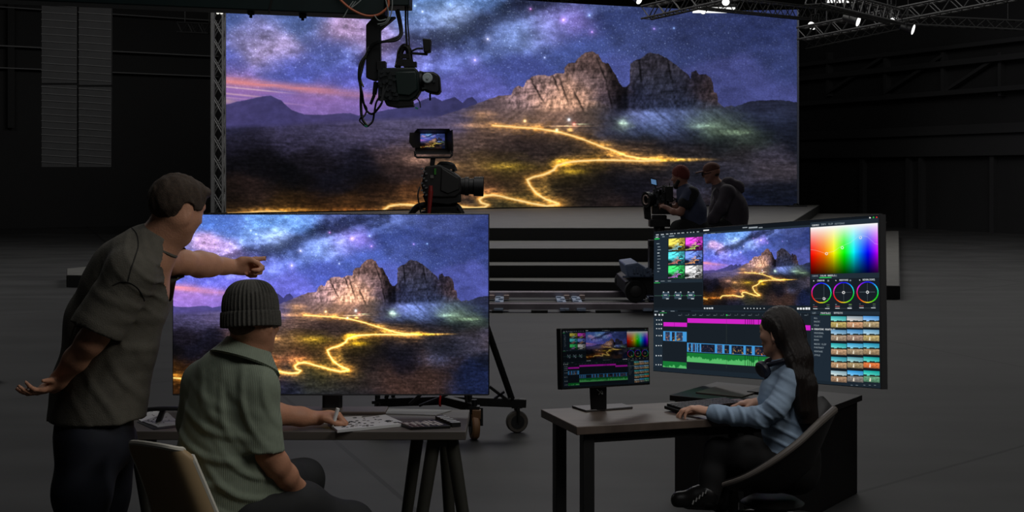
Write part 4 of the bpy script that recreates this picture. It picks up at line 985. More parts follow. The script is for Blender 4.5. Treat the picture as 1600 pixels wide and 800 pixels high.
# ------------------------------------------------------------------ floor camera on a wheeled tripod
DP = 9.1
P_ = lambda px, py, dd=0.0: W(px, py, DP + dd)
pd = thing('camera_tripod', 'black wheeled tripod dolly carrying the floor camera behind the left display', 'tripod', (X(698, DP), DP, 0))
ctr = Vector((X(694, DP), DP + .1, .215))
ends = [W(590, 629, DP + .25), W(741, 637, DP - .12), W(822, 630, DP + .12)]
for e in ends:
    MB().bar(ctr, e, .055, .055).build('base_arm', blm, pd, bev=.004)
def caster(c, R, dirv, tyre):
    dirv = Vector(dirv).normalized()
    w_ = MB().lathe([(R*.55, -.022), (R*.9, -.024), (R, -.014), (R, .014), (R*.9, .024), (R*.55, .022)], c, dirv, 28).build('wheel', tyre, pd)
    MB().lathe([(R*.62, -.027), (R*.62, .027)], c, dirv, 24).build('hub', blk, w_)
    m_ = MB()
    for s_ in (1, -1): m_.bar(c + dirv*s_*.036, c + dirv*s_*.036 + Vector((0, 0, R*1.35)), .012, .04, up=dirv)
    m_.box(c + Vector((0, 0, R*1.4)), (.07, .07, .02)); m_.cyl(c + Vector((0, 0, R*1.4)), c + Vector((0, 0, R*1.4 + .05)), .018, n=10)
    m_.build('fork', blm, pd)
tan = mat('tan_tyre', (118, 84, 54), .6); gr_t = mat('grey_tyre', (70, 64, 58), .6)
caster(Vector((ends[1].x, ends[1].y, .085)), .085, (1, .22, 0), tan)
MB().box(Vector((ends[1].x + .015, ends[1].y - .03, .165)), (.055, .05, .06)).build('brake', mat('tan_brake', (104, 72, 42), .5), pd, bev=.005)
caster(Vector((ends[2].x - .06, ends[2].y, .072)), .072, (.25, -1, 0), gr_t)
caster(Vector((ends[0].x, ends[0].y, .075)), .075, (.4, -1, 0), gr_t)
hd = Vector((X(690, DP), DP, 1.40))
for e in ends:
    a = ctr + (e - ctr) * .82 + Vector((0, 0, .03)); b = hd + (e - ctr).normalized() * .05
    nrm_ = (b - a).cross(Vector((0, 0, 1))).normalized() * .035; mid = a + (b - a) * .55
    MB().cyl(a + nrm_, mid + nrm_, .014, n=8).cyl(a - nrm_, mid - nrm_, .014, n=8).cyl(a + (b - a) * .3, b, .020, n=10).box(mid, (.11, .06, .05)).build('leg', blm, pd)
m_ = MB().bar(W(765, 604, DP + .1), W(795, 627, DP + .1), .03, .018).bar(W(770, 625, DP + .1), W(788, 612, DP + .1), .03, .014).bar(W(640, 632, DP), W(662, 612, DP), .03, .02).bar(W(655, 634, DP), W(700, 616, DP), .03, .014)
m_.build('brace', blm, pd)
MB().lathe([(.10, 0), (.13, .02), (.13, .05), (.07, .07)], hd, (0, 0, 1), 20).build('bowl', blm, pd)
m_ = MB(); m_.sweep(spline([P_(642, 336), P_(648, 327), P_(660, 321), P_(690, 319), P_(712, 322), P_(720, 332), P_(721, 338)], 6), .022, 8); m_.box(P_(690, 330), (.20, .16, .06)); m_.build('pan_head', blm, pd, bev=.004)

sc_ = thing('studio_camera', 'black broadcast camera with hooded viewfinder and red grip, on the wheeled tripod', 'camera', P_(690, 318))
def pr(pts, d0, dep): return [P_(x, y, d0) for x, y in pts], (0, dep, 0)
cb = mat('camera_charcoal', (28, 27, 26), .55, noise=.12, nscale=20)
MB().prism(*pr([(664, 260), (686, 257), (704, 266), (719, 277), (721, 300), (712, 308), (690, 309), (663, 308), (658, 290)], -.10, .2)).build('body', cb, sc_, bev=.010)
MB().prism(*pr([(690, 262), (716, 278), (718, 296), (700, 303), (688, 298)], -.112, .02)).build('side_panel', mat('camera_panel_grey', (36, 35, 34), .5), sc_, bev=.006)
MB().prism(*pr([(660, 305), (719, 303), (720, 316), (700, 320), (664, 316)], -.08, .16)).build('base_plate', blk, sc_, bev=.006)
m_ = MB()
for i in range(12):
    c = P_(660 + (i % 3) * 3.4, 264 + i * 3.7, -.10); m_.cyl(c, c - Vector((.004, .022, 0)), .006, n=8)
m_.build('buttons', mat('pale_button', (120, 122, 124), .4), sc_)
MB().box(P_(680, 268, -.105), (.012, .012, .04)).build('tally_strip', mat('green_strip', (54, 132, 40), .5), sc_, label='small green strip')
MB().box(P_(675, 276, -.105), (.02, .012, .02)).build('badge', mat('badge_grey', (110, 108, 104), .5), sc_)
MB().lathe([(.052, 0), (.055, .03), (.060, .032), (.060, .055), (.050, .058), (.052, .085), (.062, .09), (.064, .15), (.056, .152), (.05, .13)], P_(719, 291), (1, 0, -.015), 28).build('lens', blk, sc_)
m_ = MB().sweep(spline([P_(684, 262), P_(690, 256), P_(706, 258), P_(711, 268)], 6), .016, 8); m_.box(P_(700, 261), (.09, .07, .03)); m_.build('top_handle', blk, sc_)
MB().bar(P_(675, 259), P_(677, 245), .03, .03).build('viewfinder_post', blk, sc_)
vfp = [(647, 203), (702, 203), (707, 208), (707, 237), (700, 241), (652, 240), (647, 230)]
vfo = MB()
x0, x1, z0, z1 = X(652, DP), X(700, DP), Zz(239, DP), Zz(204, DP)
vfo.box(((x0 + x1) / 2, DP + .05, (z0 + z1) / 2), (x1 - x0 + .03, .10, z1 - z0)); vf = vfo.build('viewfinder', blk, sc_, bev=.006)
h_ = MB()       # hood of four flared plates around the little screen
yf, yb = DP - .12, DP
o4 = [P_(643, 203, -.12), P_(706, 201, -.12), P_(709, 238, -.12), P_(645, 236, -.12)]; i4 = [Vector((x0 + .006, yb, z1 - .006)), Vector((x1 - .006, yb, z1 - .006)), Vector((x1 - .006, yb, z0 + .03)), Vector((x0 + .006, yb, z0 + .03))]
h_.prism([P_(640, 207, -.08), P_(656, 207, -.02), P_(656, 231, -.02), P_(645, 231, -.08), P_(639, 222, -.08)], (0, .012, 0))
h_.prism([P_(647, 207, -.0), P_(652, 201, -.10), P_(702, 201, -.10), P_(705, 207, 0)], (0, .004, -.006)).prism([P_(697, 207, -.0), P_(706, 203, -.10), P_(707, 236, -.10), P_(698, 234, 0)], (.006, .004, 0)).prism([P_(652, 233, 0), P_(698, 233, 0), P_(706, 241, -.06), P_(648, 241, -.06)], (0, .004, .006))
h_.build('hood', mat('hood_black_brown', (30, 26, 22), .6), vf, label='black brown sun hood')
sx0, sx1, sz0, sz1 = X(657, DP), X(695, DP), Zz(232, DP), Zz(209, DP)
u, v = np.meshgrid(np.linspace(0, 1, 76), np.linspace(0, 1, 46))
picture_grid('viewfinder_screen', lambda u, v: (sx0 + (sx1 - sx0) * u, DP - .004 + 0 * u, sz1 + (sz0 - sz1) * v), 46, 76, land_wide(u, v, stars=.2), screen_mat('viewfinder_picture', .55), vf)
MB().sweep([P_(648, 236, -.03), P_(649, 244, -.03), P_(652, 246, -.03), P_(703, 246, -.03), P_(706, 243, -.03), P_(707, 226, -.03)], .007, 8).build('viewfinder_bracket', mat('bracket_grey', (84, 80, 82), .4, .4), sc_)
MB().cyl(P_(673, 290, -.15), P_(673, 298, -.15), .012, .014, 12).cyl(P_(673, 298, -.15), P_(670, 338, -.15), .017, .010, 12).build('pan_bar', mat('red_grip', (140, 34, 30), .5), sc_, label='red tapered grip')
cable('red_cable', [P_(670, 338, -.15), P_(675, 420, -.2), P_(684, 520, -.2), P_(688, 605, -.18), P_(687, 630, -.16), P_(688, 634, -.08)], .007, mat('red_cable', (214, 40, 34), .5), sc_).__setitem__('label', 'thin red cable hanging from the camera')
cable('cable', [P_(656, 292, -.1), P_(653, 305, -.12), P_(656, 325, -.12), P_(660, 345, -.1)], .005, dcb, sc_)

# ------------------------------------------------------------------ dolly track
dF, dR = 17.2, 18.85
tk = thing('dolly_track', 'grey metal camera dolly track laid along the foot of the stage', 'track', (X(900, 18), (dF + dR) / 2, 0))
railm = mat('rail_steel', (150, 142, 150), .3, .6, noise=.2, nscale=4); tie = mat('sleeper_bluegrey', (150, 166, 192), .5, .2, noise=.3, nscale=12); clampm = mat('clamp_pinkgrey', (180, 156, 150), .5)
for dd in (dF, dR):
    r_ = MB(); xa, xb = X(560, dd), X(1300, dd); r_.box(((xa + xb) / 2, dd, .062), (xb - xa, .05, .06)); r_.cyl((xa, dd, .10), (xb, dd, .10), .020, n=10); r_.build('rail', railm, tk)
for k, px in enumerate((640, 668, 756, 780, 878, 903, 1002, 1027, 1125, 1150, 1250, 1275)):
    x_ = X(px, 18.0); s_ = MB(); s_.box((x_, (dF + dR) / 2, .035), (.11, dR - dF + .2, .03))
    for j in range(5): s_.box((x_ + (.02 if j % 2 else -.02), dF + .3 + j * .28, .055), (.06, .10, .02))
    sp = s_.build('sleeper', tie, tk)
    c_ = MB()
    for dd in (dF, dR): c_.box((x_ + .09, dd + (.10 if dd == dF else -.10), .045), (.07, .08, .05))
    c_.build('clamp', clampm, sp)
for px, w_ in ((777, .13), (843, .2), (893, .16), (950, .3), (700, .2)):
    MB().box((X(px, dF - .08), dF - .08, .014), (w_, .10, .028)).build('foot_pad', rub, tk)

# ------------------------------------------------------------------ camera dolly
Dd = 18.0
P_ = lambda px, py, dd=0.0: W(px, py, Dd + dd)
dm = mat('dolly_black', (15, 15, 17), .5, .2); dh = mat('dolly_bluegrey', (100, 116, 146), .45, .2, noise=.2, nscale=8)
dl_ = thing('camera_dolly', 'black camera dolly with blue grey hood riding the track beside the wide display', 'dolly', (X(1080, Dd), Dd, .12))
for px in (993, 1165):
    for dd in (dF, dR):
        c = Vector((X(px, dF), dd, .12 + .135)); wl = MB().lathe([(.08, -.05), (.125, -.055), (.135, -.03), (.135, .03), (.125, .055), (.08, .05)], c, (0, -1, 0), 28).build('wheel', rub, dl_)
        MB().lathe([(.07, -.06), (.07, .06), (.03, .07)], c, (0, -1, 0), 16).build('hub', mat('hub_grey', (40, 38, 38), .5), wl)
xa, xb = X(978, dF), X(1185, dF)
MB().prism([(xa, dF + .08, .20), (xb, dF + .08, .20), (xb, dF + .08, .42), (xa + .25, dF + .08, .42), (xa, dF + .08, .36)], (0, dR - dF - .16, 0)).build('chassis', dm, dl_, bev=.01)
MB().prism([(xa + .02, dF - .02, .42), (xa + .34, dF - .02, .42), (xa + .30, dF - .02, .50), (xa + .14, dF - .02, .60), (xa - .02, dF - .02, .58)], (0, 1.0, 0)).build('hood', dh, dl_, bev=.02)
m_ = MB()
for j in range(7): m_.box((xa + .10 + .04 * j, dF - .03, .50 + .02 * math.sin(j * 2)), (.025, .04, .05 + .03 * (j % 2)))
m_.bar((xa - .04, dF, .43), (xa + .05, dF, .43), .02, .02); m_.build('control_panel', mat('dolly_panel_blue', (94, 108, 132), .4, .2), dl_)
MB().prism([(xa + .28, dF + .0, .42), (xb, dF + .0, .42), (xb, dF + .0, .47), (xa + .28, dF + .0, .47)], (0, dR - dF, 0)).build('deck', mat('dolly_deck', (60, 62, 72), .5), dl_, bev=.006)
MB().box((X(1018, Dd), dF + .25, .62), (.18, .22, .36)).box((X(1016, Dd), dF + .22, .83), (.16, .18, .08)).build('battery_box', dm, dl_, bev=.012)
zs = .835
for px, sd_ in ((1083, 17.85), (1145, 18.3)):
    c = Vector((X(px, sd_), sd_, zs)); s_ = MB().lathe([(.17, -.07), (.20, -.05), (.20, -.02), (.17, 0)], c, (0, 0, 1), 24).build('seat', rub, dl_)
    MB().cyl((c.x, sd_, .47), (c.x, sd_, zs - .06), .04, n=12).build('seat_post', dm, s_)
MB().cyl((X(1030, Dd), Dd, .47), (X(1030, Dd), Dd, 1.02), .10, .07, 16).build('centre_column', dm, dl_)
MB().box((X(1030, Dd), Dd, 1.06), (.26, .22, .10)).box((X(1030, Dd), Dd, 1.13), (.18, .16, .06)).build('pan_head', dm, dl_, bev=.01)
# cine camera on the dolly's head
cc = thing('cine_camera', 'small black cine camera with lit monitor in front of the two seated men', 'camera', Vector((X(1030, Dd), Dd, 1.16)))
P_ = lambda px, py, dd=0.0: W(px, py, Dd + dd)
def bx(x0, y0, x1, y1, d0, dep): return [P_(x0, y0, d0), P_(x1, y0, d0), P_(x1, y1, d0), P_(x0, y1, d0)], (0, dep, 0)
MB().prism(*bx(1024, 298, 1040, 322, -.10, .20)).prism(*bx(1039, 291, 1052, 316, -.06, .16)).build('body', dm, cc, bev=.01)
MB().prism(*bx(1020, 318, 1050, 335, -.07, .16)).build('base_plate', dm, cc, bev=.006)
m_ = MB()
for i in range(16): m_.box(P_(1024 + random.random() * 22, 296 + random.random() * 26, -.11), (.02 + .02 * random.random(), .02, .02 + .03 * random.random()))
m_.build('fittings', mat('fitting_grey', (66, 68, 72), .4, .4), cc)
MB().lathe([(.075, 0), (.085, .02), (.085, .10), (.10, .12), (.10, .17), (.085, .17), (.07, .14)], P_(1026, 311), (-1, -.55, -.05), 24).build('lens', blk, cc)
c = P_(1026, 311) + Vector((-1, -.55, -.05)).normalized() * .165
axl = Vector((-1, -.55, -.05)).normalized(); sl1_ = axl.cross(Vector((0, 0, 1))).normalized(); su_ = sl1_.cross(axl)
MB().sweep([c + (sl1_ * math.cos(a) + su_ * math.sin(a)) * .058 for a in [2 * math.pi * i / 24 - 2.2 for i in range(20)]], .010, 8).build('lens_ring', mat('lens_ring_pink', (176, 150, 140), .3), cc, label='pale pinkish ring round the lens')
MB().prism([P_(1006, 322, 0), P_(1016, 316, 0), P_(1018, 345, 0), P_(1008, 342, 0)], (0, .12, 0)).build('matte_box', dm, cc, bev=.005)
m_ = MB().bar(P_(1020, 297), P_(1042, 290), .03, .02).bar(P_(1022, 296), P_(1022, 303), .02, .02).bar(P_(1034, 300), P_(1058, 312), .016, .016).bar(P_(1028, 322), P_(1062, 309), .02, .02).bar(P_(1036, 297), P_(1036, 289), .014, .014).bar(P_(1046, 292), P_(1046, 286), .014, .014)
m_.build('top_handle', mat('grey_metal', (76, 78, 80)), cc)
mo = MB().prism([P_(1015.5, 277.5), P_(1026, 280), P_(1027.5, 291), P_(1017, 288.5)], (0, .03, 0)).build('onboard_monitor', dm, cc)
MB().prism([P_(1017, 279.5, -.006), P_(1025, 281.3, -.006), P_(1026, 289.2, -.006), P_(1018, 287.2, -.006)], (0, .004, 0)).build('monitor_screen', emit('monitor_blue', (78, 112, 150), 1.0), mo)
MB().bar(P_(1023, 290), P_(1026, 298), .014, .014).build('monitor_arm', dm, cc)
# ------------------------------------------------------------------ left table on trestles
TZ = .74
dTf, dTb = Dz(674, TZ), Dz(640, TZ)
top_m = mat('table_dark_brown', (84, 78, 72), .5, noise=.12, nscale=6, stretch=(.3, 4, 4)); leg_m = mat('trestle_olive_black', (46, 45, 38), .55, noise=.12, nscale=10)
tb = thing('trestle_table', 'dark brown table on tapered trestle legs in front of the large left display', 'table', (X(440, dTf), (dTf + dTb) / 2, 0))
xl, xr = X(112, dTf), X(728, dTf)
MB().box(((xl + xr) / 2, (dTf + dTb) / 2, TZ - .0165), (xr - xl, dTb - dTf, .033)).build('tabletop', top_m, tb, bev=.003)
def tleg(px0, y0, px1, y1, d0, d1, r0=.027, r1=.019):
    return MB().cyl(Vector((X(px0, d0), d0, TZ - .034)), Vector((X(px1, d1), d1, .0)), r0, r1, 16).build('leg', leg_m, tb)
def trestle(shift):
    for dd, (xt, xb) in ((dTf + .06, (679, 660)), (dTf + .06, (705, 723)), (dTb - .06, (656, 636)), (dTb - .06, (694, 702))):
        t0 = Vector((X(xt, dd) + shift, dd, TZ - .034)); q_ = W(xb, 800, dd) + Vector((shift, 0, 0)); dr_ = (q_ - t0); e_ = t0 + dr_ * (t0.z / -dr_.z)
        MB().cyl(t0, e_, .0265, .020, 18).build('leg', leg_m, tb)
    xc = X(688, dTf) + shift
    MB().bar((xc, dTf + .03, TZ - .052), (X(680, dTb) + shift, dTb - .03, TZ - .046), .05, .024).build('cross_rail', leg_m, tb, bev=.004)
trestle(0); trestle(X(190, dTf) - X(688, dTf))
# ------------------------------------------------------------------ large left display
dS = FPX * (EYE - TZ) / (648 - HZ); bkm = mat('monitor_black', (15, 15, 17), .4, .1)
ls = thing('flat_display', 'large flat display on the left table showing the mountain panorama', 'display', (X(497, dS), dS, TZ))
dF_ = dS + .06; sx0, sx1, sz0, sz1 = X(271, dF_), X(763, dF_), Zz(615.5, dF_), Zz(335.5, dF_)
NU, NV = 740, 422
u, v = np.meshgrid(np.linspace(0, 1, NU), np.linspace(0, 1, NV))
picture_grid('screen', lambda u, v: (sx0 + (sx1 - sx0) * u, dF_ - .004 + 0 * u, sz1 + (sz0 - sz1) * v), NV, NU, land_wide(u, v), screen_mat('left_picture', 1.0), ls)
MB().box(((sx0 + sx1) / 2, dF_ + .016, (sz0 + sz1) / 2), (sx1 - sx0 + .008, .032, sz1 - sz0 + .008)).build('housing', bkm, ls, bev=.002)
MB().bar((sx0, dF_ - .003, sz0 - .002), (sx1, dF_ - .003, sz0 - .002), .012, .005).build('lower_bezel', mat('bezel_grey', (66, 68, 72), .35, .4), ls)
MB().box((X(517, dF_), dF_ + .05, (sz0 + TZ) / 2 + .06), (.08, .04, sz0 - TZ + .16)).build('neck', mat('neck_grey', (48, 49, 52), .4, .4), ls, bev=.012)
MB().box((X(497, dS), dS + .065, TZ + .006), (X(602, dS) - X(391, dS), .13, .012)).build('base', mat('base_brown', (88, 76, 68), .45, .2), ls, bev=.003)
# ------------------------------------------------------------------ papers, slate, stand on the left table
def sheet(name, pts, th, m, label, cat='paper', group=None, marks=0, seed=1, mm=None, z=TZ):
    """a flat sheet with corner pixels pts at table height"""
    P = [W(x, y, Dz(y, z)) for x, y in pts]
    c = sum(P, Vector()) / len(P)
    t = thing(name, label, cat, Vector((c.x, c.y, z)), group)
    base = [Vector((p.x, p.y, z + .0008)) for p in P]
    MB().prism(base, (0, 0, th)).build('sheet', m, t)
    if marks:
        rng = random.Random(seed); k = MB(); q = base
        for i in range(marks):
            a, b = rng.uniform(.06, .90), rng.uniform(.08, .9)
            at = lambda a, b: (q[0] * (1 - a) + q[1] * a) * (1 - b) + (q[3] * (1 - a) + q[2] * a) * b
            w_, h_ = rng.uniform(.02, .09), rng.uniform(.02, .07)
            k.prism([at(a, b) + Vector((0, 0, th)), at(min(a + w_, .97), b) + Vector((0, 0, th)), at(min(a + w_, .97), min(b + h_, .97)) + Vector((0, 0, th)), at(a, min(b + h_, .97)) + Vector((0, 0, th))], (0, 0, .0005))
        tag(k.build('sketch_marks', mm or mat('ink_dark', (26, 26, 28), .8), t), kind='stuff')
    return t
pap = mat('paper_white', (196, 196, 196), .75, noise=.04, nscale=20); pap2 = mat('paper_grey', (150, 150, 150), .75, noise=.05, nscale=20)
sheet('storyboard_sheet', [(512, 664), (527, 676.5), (634, 666), (602, 652)], .010, pap, 'sheet of dark storyboard sketches under the writing hand', group=None, marks=46, seed=3)
sheet('storyboard_sheet', [(470, 655), (480, 664), (560, 660), (566, 651)], .002, pap, 'partly covered sketch sheet left of the storyboard, by the display foot', marks=18, seed=5)
sheet('paper_sheet', [(592, 638.6), (603, 647), (680, 649.5), (706, 642)], .003, pap2, 'blank pale sheet at the back right edge of the left table')
sheet('paper_sheet', [(222, 660), (246, 668.5), (282, 664), (262, 646)], .004, pap2, 'scribbled grey sheet at the left end behind the white chair', marks=14, seed=9)
sheet('paper_sheet', [(210, 653), (222, 660), (262, 648), (240, 642)], .002, pap, 'pale loose sheet at the left end nearest the standing man', marks=8, seed=12)
cb_ = sheet('clipboard', [(214, 660), (240, 672), (288, 667), (268, 650)], .0012, mat('clipboard_black', (16, 16, 16), .5), 'thin black clipboard beneath the scribbled grey sheet')
# clapperboard lying flat
z_ = TZ + .001; g4 = lambda x, y, zz=0: Vector((*W(x, y, Dz(y, TZ + .012)).to_tuple()[:2], TZ + .001 + zz))
cl = thing('clapperboard', 'black film clapperboard with striped sticks lying at the right end of the table', 'clapperboard', g4(670, 658))
sA, sB, sC, sD = g4(622, 660), g4(642, 667), g4(704, 664.5), g4(680, 655)
MB().prism([sA, sB, sC, sD], (0, 0, .010)).build('slate', mat('slate_black', (18, 17, 17), .4), cl, bev=.001)
mk = MB(); at = lambda a, b: ((sA * (1 - a) + sD * a) * (1 - b) + (sB * (1 - a) + sC * a) * b) + Vector((0, 0, .0102))
for i, (a0, a1, b0, b1) in enumerate([(.06, .075, .05, .95), (.20, .22, .05, .95), (.34, .36, .05, .95), (.48, .50, .05, .95), (.10, .17, .1, .4), (.25, .31, .15, .6), (.39, .45, .1, .5), (.53, .60, .2, .7), (.63, .70, .1, .8), (.74, .80, .1, .4), (.74, .80, .5, .9), (.84, .9, .2, .8)]):
    mk.prism([at(a0, b0), at(a1, b0), at(a1, b1), at(a0, b1)], (0, 0, .0005))
mk.build('slate_lines', mat('slate_print_grey', (190, 182, 176), .6), cl)
MB().prism([at(.0, 0) + Vector((0, 0, .0001)), at(.30, 0) + Vector((0, 0, .0001)), at(.36, 1) + Vector((0, 0, .0001)), at(.06, 1) + Vector((0, 0, .0001))], (0, 0, .0003)).build('slate_panel', mat('slate_panel_brown', (58, 38, 34), .5), cl, label='dull brown strip')
tA, tB, tC, tD = g4(680, 652), g4(706, 663), g4(720, 662), g4(692, 650)
st = MB().prism([tA, tB, tC, tD], (0, 0, .016)).build('clap_stick', mat('slate_black', (18, 17, 17)), cl, bev=.001)
ks = MB()
for i in range(5):
    f0, f1 = .08 + i * .19, .17 + i * .19
    e = lambda f, s2: (tA * (1 - f) + tB * f) * (1 - s2) + (tD * (1 - f) + tC * f) * s2 + Vector((0, 0, .0162))
    ks.prism([e(f0, 0), e(f1, 0), e(min(f1 + .06, 1), 1), e(f0 + .06, 1)], (0, 0, .0006))
ks.build('stick_stripes', mat('stripe_white', (196, 196, 194), .5), st)
# low black arched stand at the left
d_ = Dz(663, TZ)
bs = thing('phone_stand', 'low black arched bar on a single foot, standing on the papers at left', 'stand', (X(247, d_), d_, TZ + .005))
m_ = MB(); m_.sweep(spline([W(206, 642.5, d_), W(225, 640.5, d_), W(250, 638.5, d_), W(275, 638.5, d_), W(300, 639.5, d_)], 6), .0085, 8); m_.build('bar', blk, bs)
MB().prism([W(250, 640, d_), W(258, 640, d_), W(251, 659, d_), W(242, 660, d_)], (0, .03, 0)).build('foot', blk, bs, bev=.003)

# ------------------------------------------------------------------ white shell chair behind the seated man
def shell(name, px_pts, thick, m, par, n_in=(0, 0, 0)): pass
wc = mat('chair_shell_cream', (176, 150, 112), .5, noise=.06, nscale=5); wr = mat('chair_rim_pale', (214, 210, 196), .45)
DCH = 4.55
ch = thing('shell_chair', 'cream moulded shell chair on which the man in the beanie sits', 'chair', (X(330, DCH), DCH + .1, 0))
def grid_solid(fn, nu, nv, th, name, m, par, rim=None):
    """curved shell: fn(u, v) -> point; thickness along the normal"""
    P = np.array([[list(fn(i / (nu - 1), j / (nv - 1))) for i in range(nu)] for j in range(nv)])
    du = np.gradient(P, axis=1); dv = np.gradient(P, axis=0); N = np.cross(du, dv); N /= np.linalg.norm(N, axis=2)[..., None] + 1e-9
    Q = P + N * th; vs = np.concatenate([P.reshape(-1, 3), Q.reshape(-1, 3)]); o = nu * nv; f = []
    for j in range(nv - 1):
        for i in range(nu - 1):
            a = j * nu + i; f.append((a, a + 1, a + nu + 1, a + nu)); f.append((o + a, o + a + nu, o + a + nu + 1, o + a + 1))
    bd = [i for i in range(nu)] + [j * nu + nu - 1 for j in range(1, nv)] + [(nv - 1) * nu + i for i in range(nu - 2, -1, -1)] + [j * nu for j in range(nv - 2, 0, -1)]
    for k in range(len(bd)):
        a, b = bd[k], bd[(k + 1) % len(bd)]; f.append((a, o + a, o + b, b))
    mb = MB(); mb.add([tuple(p) for p in vs], f); ob = mb.build(name, m, par, auto=50)
    r_ = MB(); pts = [Vector((P.reshape(-1, 3)[k] + Q.reshape(-1, 3)[k]) / 2) for k in bd]
    return ob, pts
# backrest: seen from behind, upper edge leaning away to the left; its right rim shows its thickness
TLc, TRc = W(203, 690, DCH - .02), W(300, 704, DCH - .12)
def back_fn(u, v):
    # u: across (left rim .. right rim), v: down from the top
    top = TLc * (1 - u) + TRc * u
    px = 203 + (296 - 203) * u + (74 - 14 * u) * v - 26 * v * v * (1 - u)
    py = 690 + 15 * u + (150 - 10 * u) * v - 3.0 * math.sin(math.pi * u)
    dd = DCH + .06 - .22 * u - .10 * math.sin(math.pi * u) + .10 * v * 0 + .05 * v
    if v < .12: 
        k = (1 - v / .12); px += (k ** 2) * 12 * ((.5 - u) * abs(.5 - u) * 4 * .5)
        py += (k ** 2) * 10 * (2 * abs(u - .5)) ** 6 * (1 if u > .5 else .2)
    w_ = 1 + .12 * v
    return W(px, py, dd)
bk, rim = grid_solid(back_fn, 26, 30, -.014, 'backrest', wc, ch)
rr = MB(); rr.sweep([Vector(p) for p in rim] + [Vector(rim[0])], .0095, 8); rr.build('rim', wr, bk, label='paler rounded rim')
c0 = Vector((X(335, DCH), DCH + .14, .395))
MB().lathe([(.05, -.02), (.19, -.012), (.215, .006), (.22, .03), (.20, .022), (.05, .0)], c0 - Vector((0, 0, .01)), (0, 0, 1), 32).build('seat', wc, ch)
for a in (45, 135, 225, 315):
    e = Vector((math.cos(math.radians(a)), math.sin(math.radians(a)), 0)); MB().cyl(c0 + e * .12 - Vector((0, 0, .02)), Vector((c0.x, c0.y, 0)) + e * .24, .013, .010, 10).build('leg', blm, ch)

# ------------------------------------------------------------------ right-hand desk
DZ_ = EYE - (640 - HZ) * 6.0 / FPX           # desk height so that the desk stands about six metres away
p0 = W(901, 667, Dz(667, DZ_)); pL = W(845, 639.5, Dz(639.5, DZ_))
ey = (pL - p0); depth = ey.length; ey.normalize(); ex = Vector((ey.y, -ey.x, 0)); Ld = .94
dk_m = mat('desk_dark_wood', (86, 74, 66), .42, noise=.25, nscale=5, stretch=(1, 9, 1)); edge_m = mat('desk_edge_dark', (40, 36, 34), .5)
dk = thing('desk', 'narrow dark wooden desk carrying the small monitor and the keyboard', 'desk', (p0 + ex * Ld / 2 + ey * depth / 2) * 1.0 - Vector((0, 0, DZ_)))
q4 = [p0, p0 + ex * Ld, p0 + ex * Ld + ey * depth, p0 + ey * depth]
MB().prism([q - Vector((0, 0, .034)) for q in q4], (0, 0, .034)).build('desktop', dk_m, dk, bev=.003)
for a, b in ((.065, .055), (.065, depth - .055), (Ld - .07, .235), (Ld - .07, depth - .055)):
    c = p0 + ex * a + ey * b; R = Matrix((ex, ey, Vector((0, 0, 1)))).transposed()
    MB().box(Vector((c.x, c.y, (DZ_ - .034) / 2)), (.048, .048, DZ_ - .034), R).build('leg', mat('desk_leg_black', (20, 20, 20), .5), dk, bev=.003)
MB().prism([p0 + ex*.09 + ey*.04 - Vector((0, 0, .075)), p0 + ex*(Ld-.09) + ey*.04 - Vector((0, 0, .075)), p0 + ex*(Ld-.09) + ey*.06 - Vector((0, 0, .075)), p0 + ex*.09 + ey*.06 - Vector((0, 0, .075))], (0, 0, .04)).build('rail', mat('desk_leg_black', (20, 20, 20)), dk)

# ------------------------------------------------------------------ rectangles posed to the displays' corners in the photograph
def fit_rect(quad, d0, iters=60):
    """pose of a rectangle (centre, yaw, pitch back, roll, width, height) whose corners are seen at quad"""
    q = np.array(quad, float); cx, cy = q.mean(0)
    c = W(cx, cy, d0); s_ = d0 / FPX
    p = np.array([c.x, c.z, .3, .05, 0., np.linalg.norm(q[1] - q[0]) * s_, np.linalg.norm(q[3] - q[0]) * s_])
    def corners(p):
        R = Matrix.Rotation(p[2], 3, 'Z') @ Matrix.Rotation(-p[3], 3, 'X') @ Matrix.Rotation(p[4], 3, 'Y')
        return [Vector((p[0], d0, p[1])) + R @ Vector((i * p[5] / 2, 0, j * p[6] / 2)) for i, j in ((-1, 1), (1, 1), (1, -1), (-1, -1))], R
    def res(p):
        return np.concatenate([[CX0 + FPX * v.x / v.y - x, HZ + FPX * (EYE - v.z) / v.y - y] for v, (x, y) in zip(corners(p)[0], q)])
    lam = 1e-3
    for _ in range(iters):
        r = res(p); J = np.stack([(res(p + np.eye(7)[i] * 1e-5) - r) / 1e-5 for i in range(7)], 1)
        p = p + np.linalg.solve(J.T @ J + lam * np.diag(np.diag(J.T @ J)), -J.T @ r)
    return p, corners(p)[1], np.abs(res(p)).max()
UI = paint_ui(820, 520)
# small monitor
dM = dk.location.y - .02
pM, RM, eM = fit_rect([(876, 513), (1013.5, 511), (1016, 601), (878, 609)], dM)
print('monitor fit', eM, pM)
mo = thing('monitor', 'small monitor on a slim stand at the left end of the right desk', 'monitor', (pM[0], dM, DZ_))
def posed(p, R, d0): return Matrix.Translation((p[0], d0, p[1])) @ R.to_4x4()
MM = posed(pM, RM, dM)
def on_plane(M, w_, h_, off):
    Mn = np.array(M)
    def f(u, v):
        loc = np.stack([(u - .5) * w_, off + 0 * u, (.5 - v) * h_, np.ones_like(u)], -1) @ Mn.T
        return loc[..., 0], loc[..., 1], loc[..., 2]
    return f
UIm = UI[::2, ::2] * .25 + UI[1::2, ::2] * .25 + UI[::2, 1::2] * .25 + UI[1::2, 1::2] * .25
bz = .008
picture_grid('screen', on_plane(MM, pM[5] - 2 * bz, pM[6] - 2 * bz, -.002), UIm.shape[0], UIm.shape[1], UIm, screen_mat('monitor_picture', .26), mo)
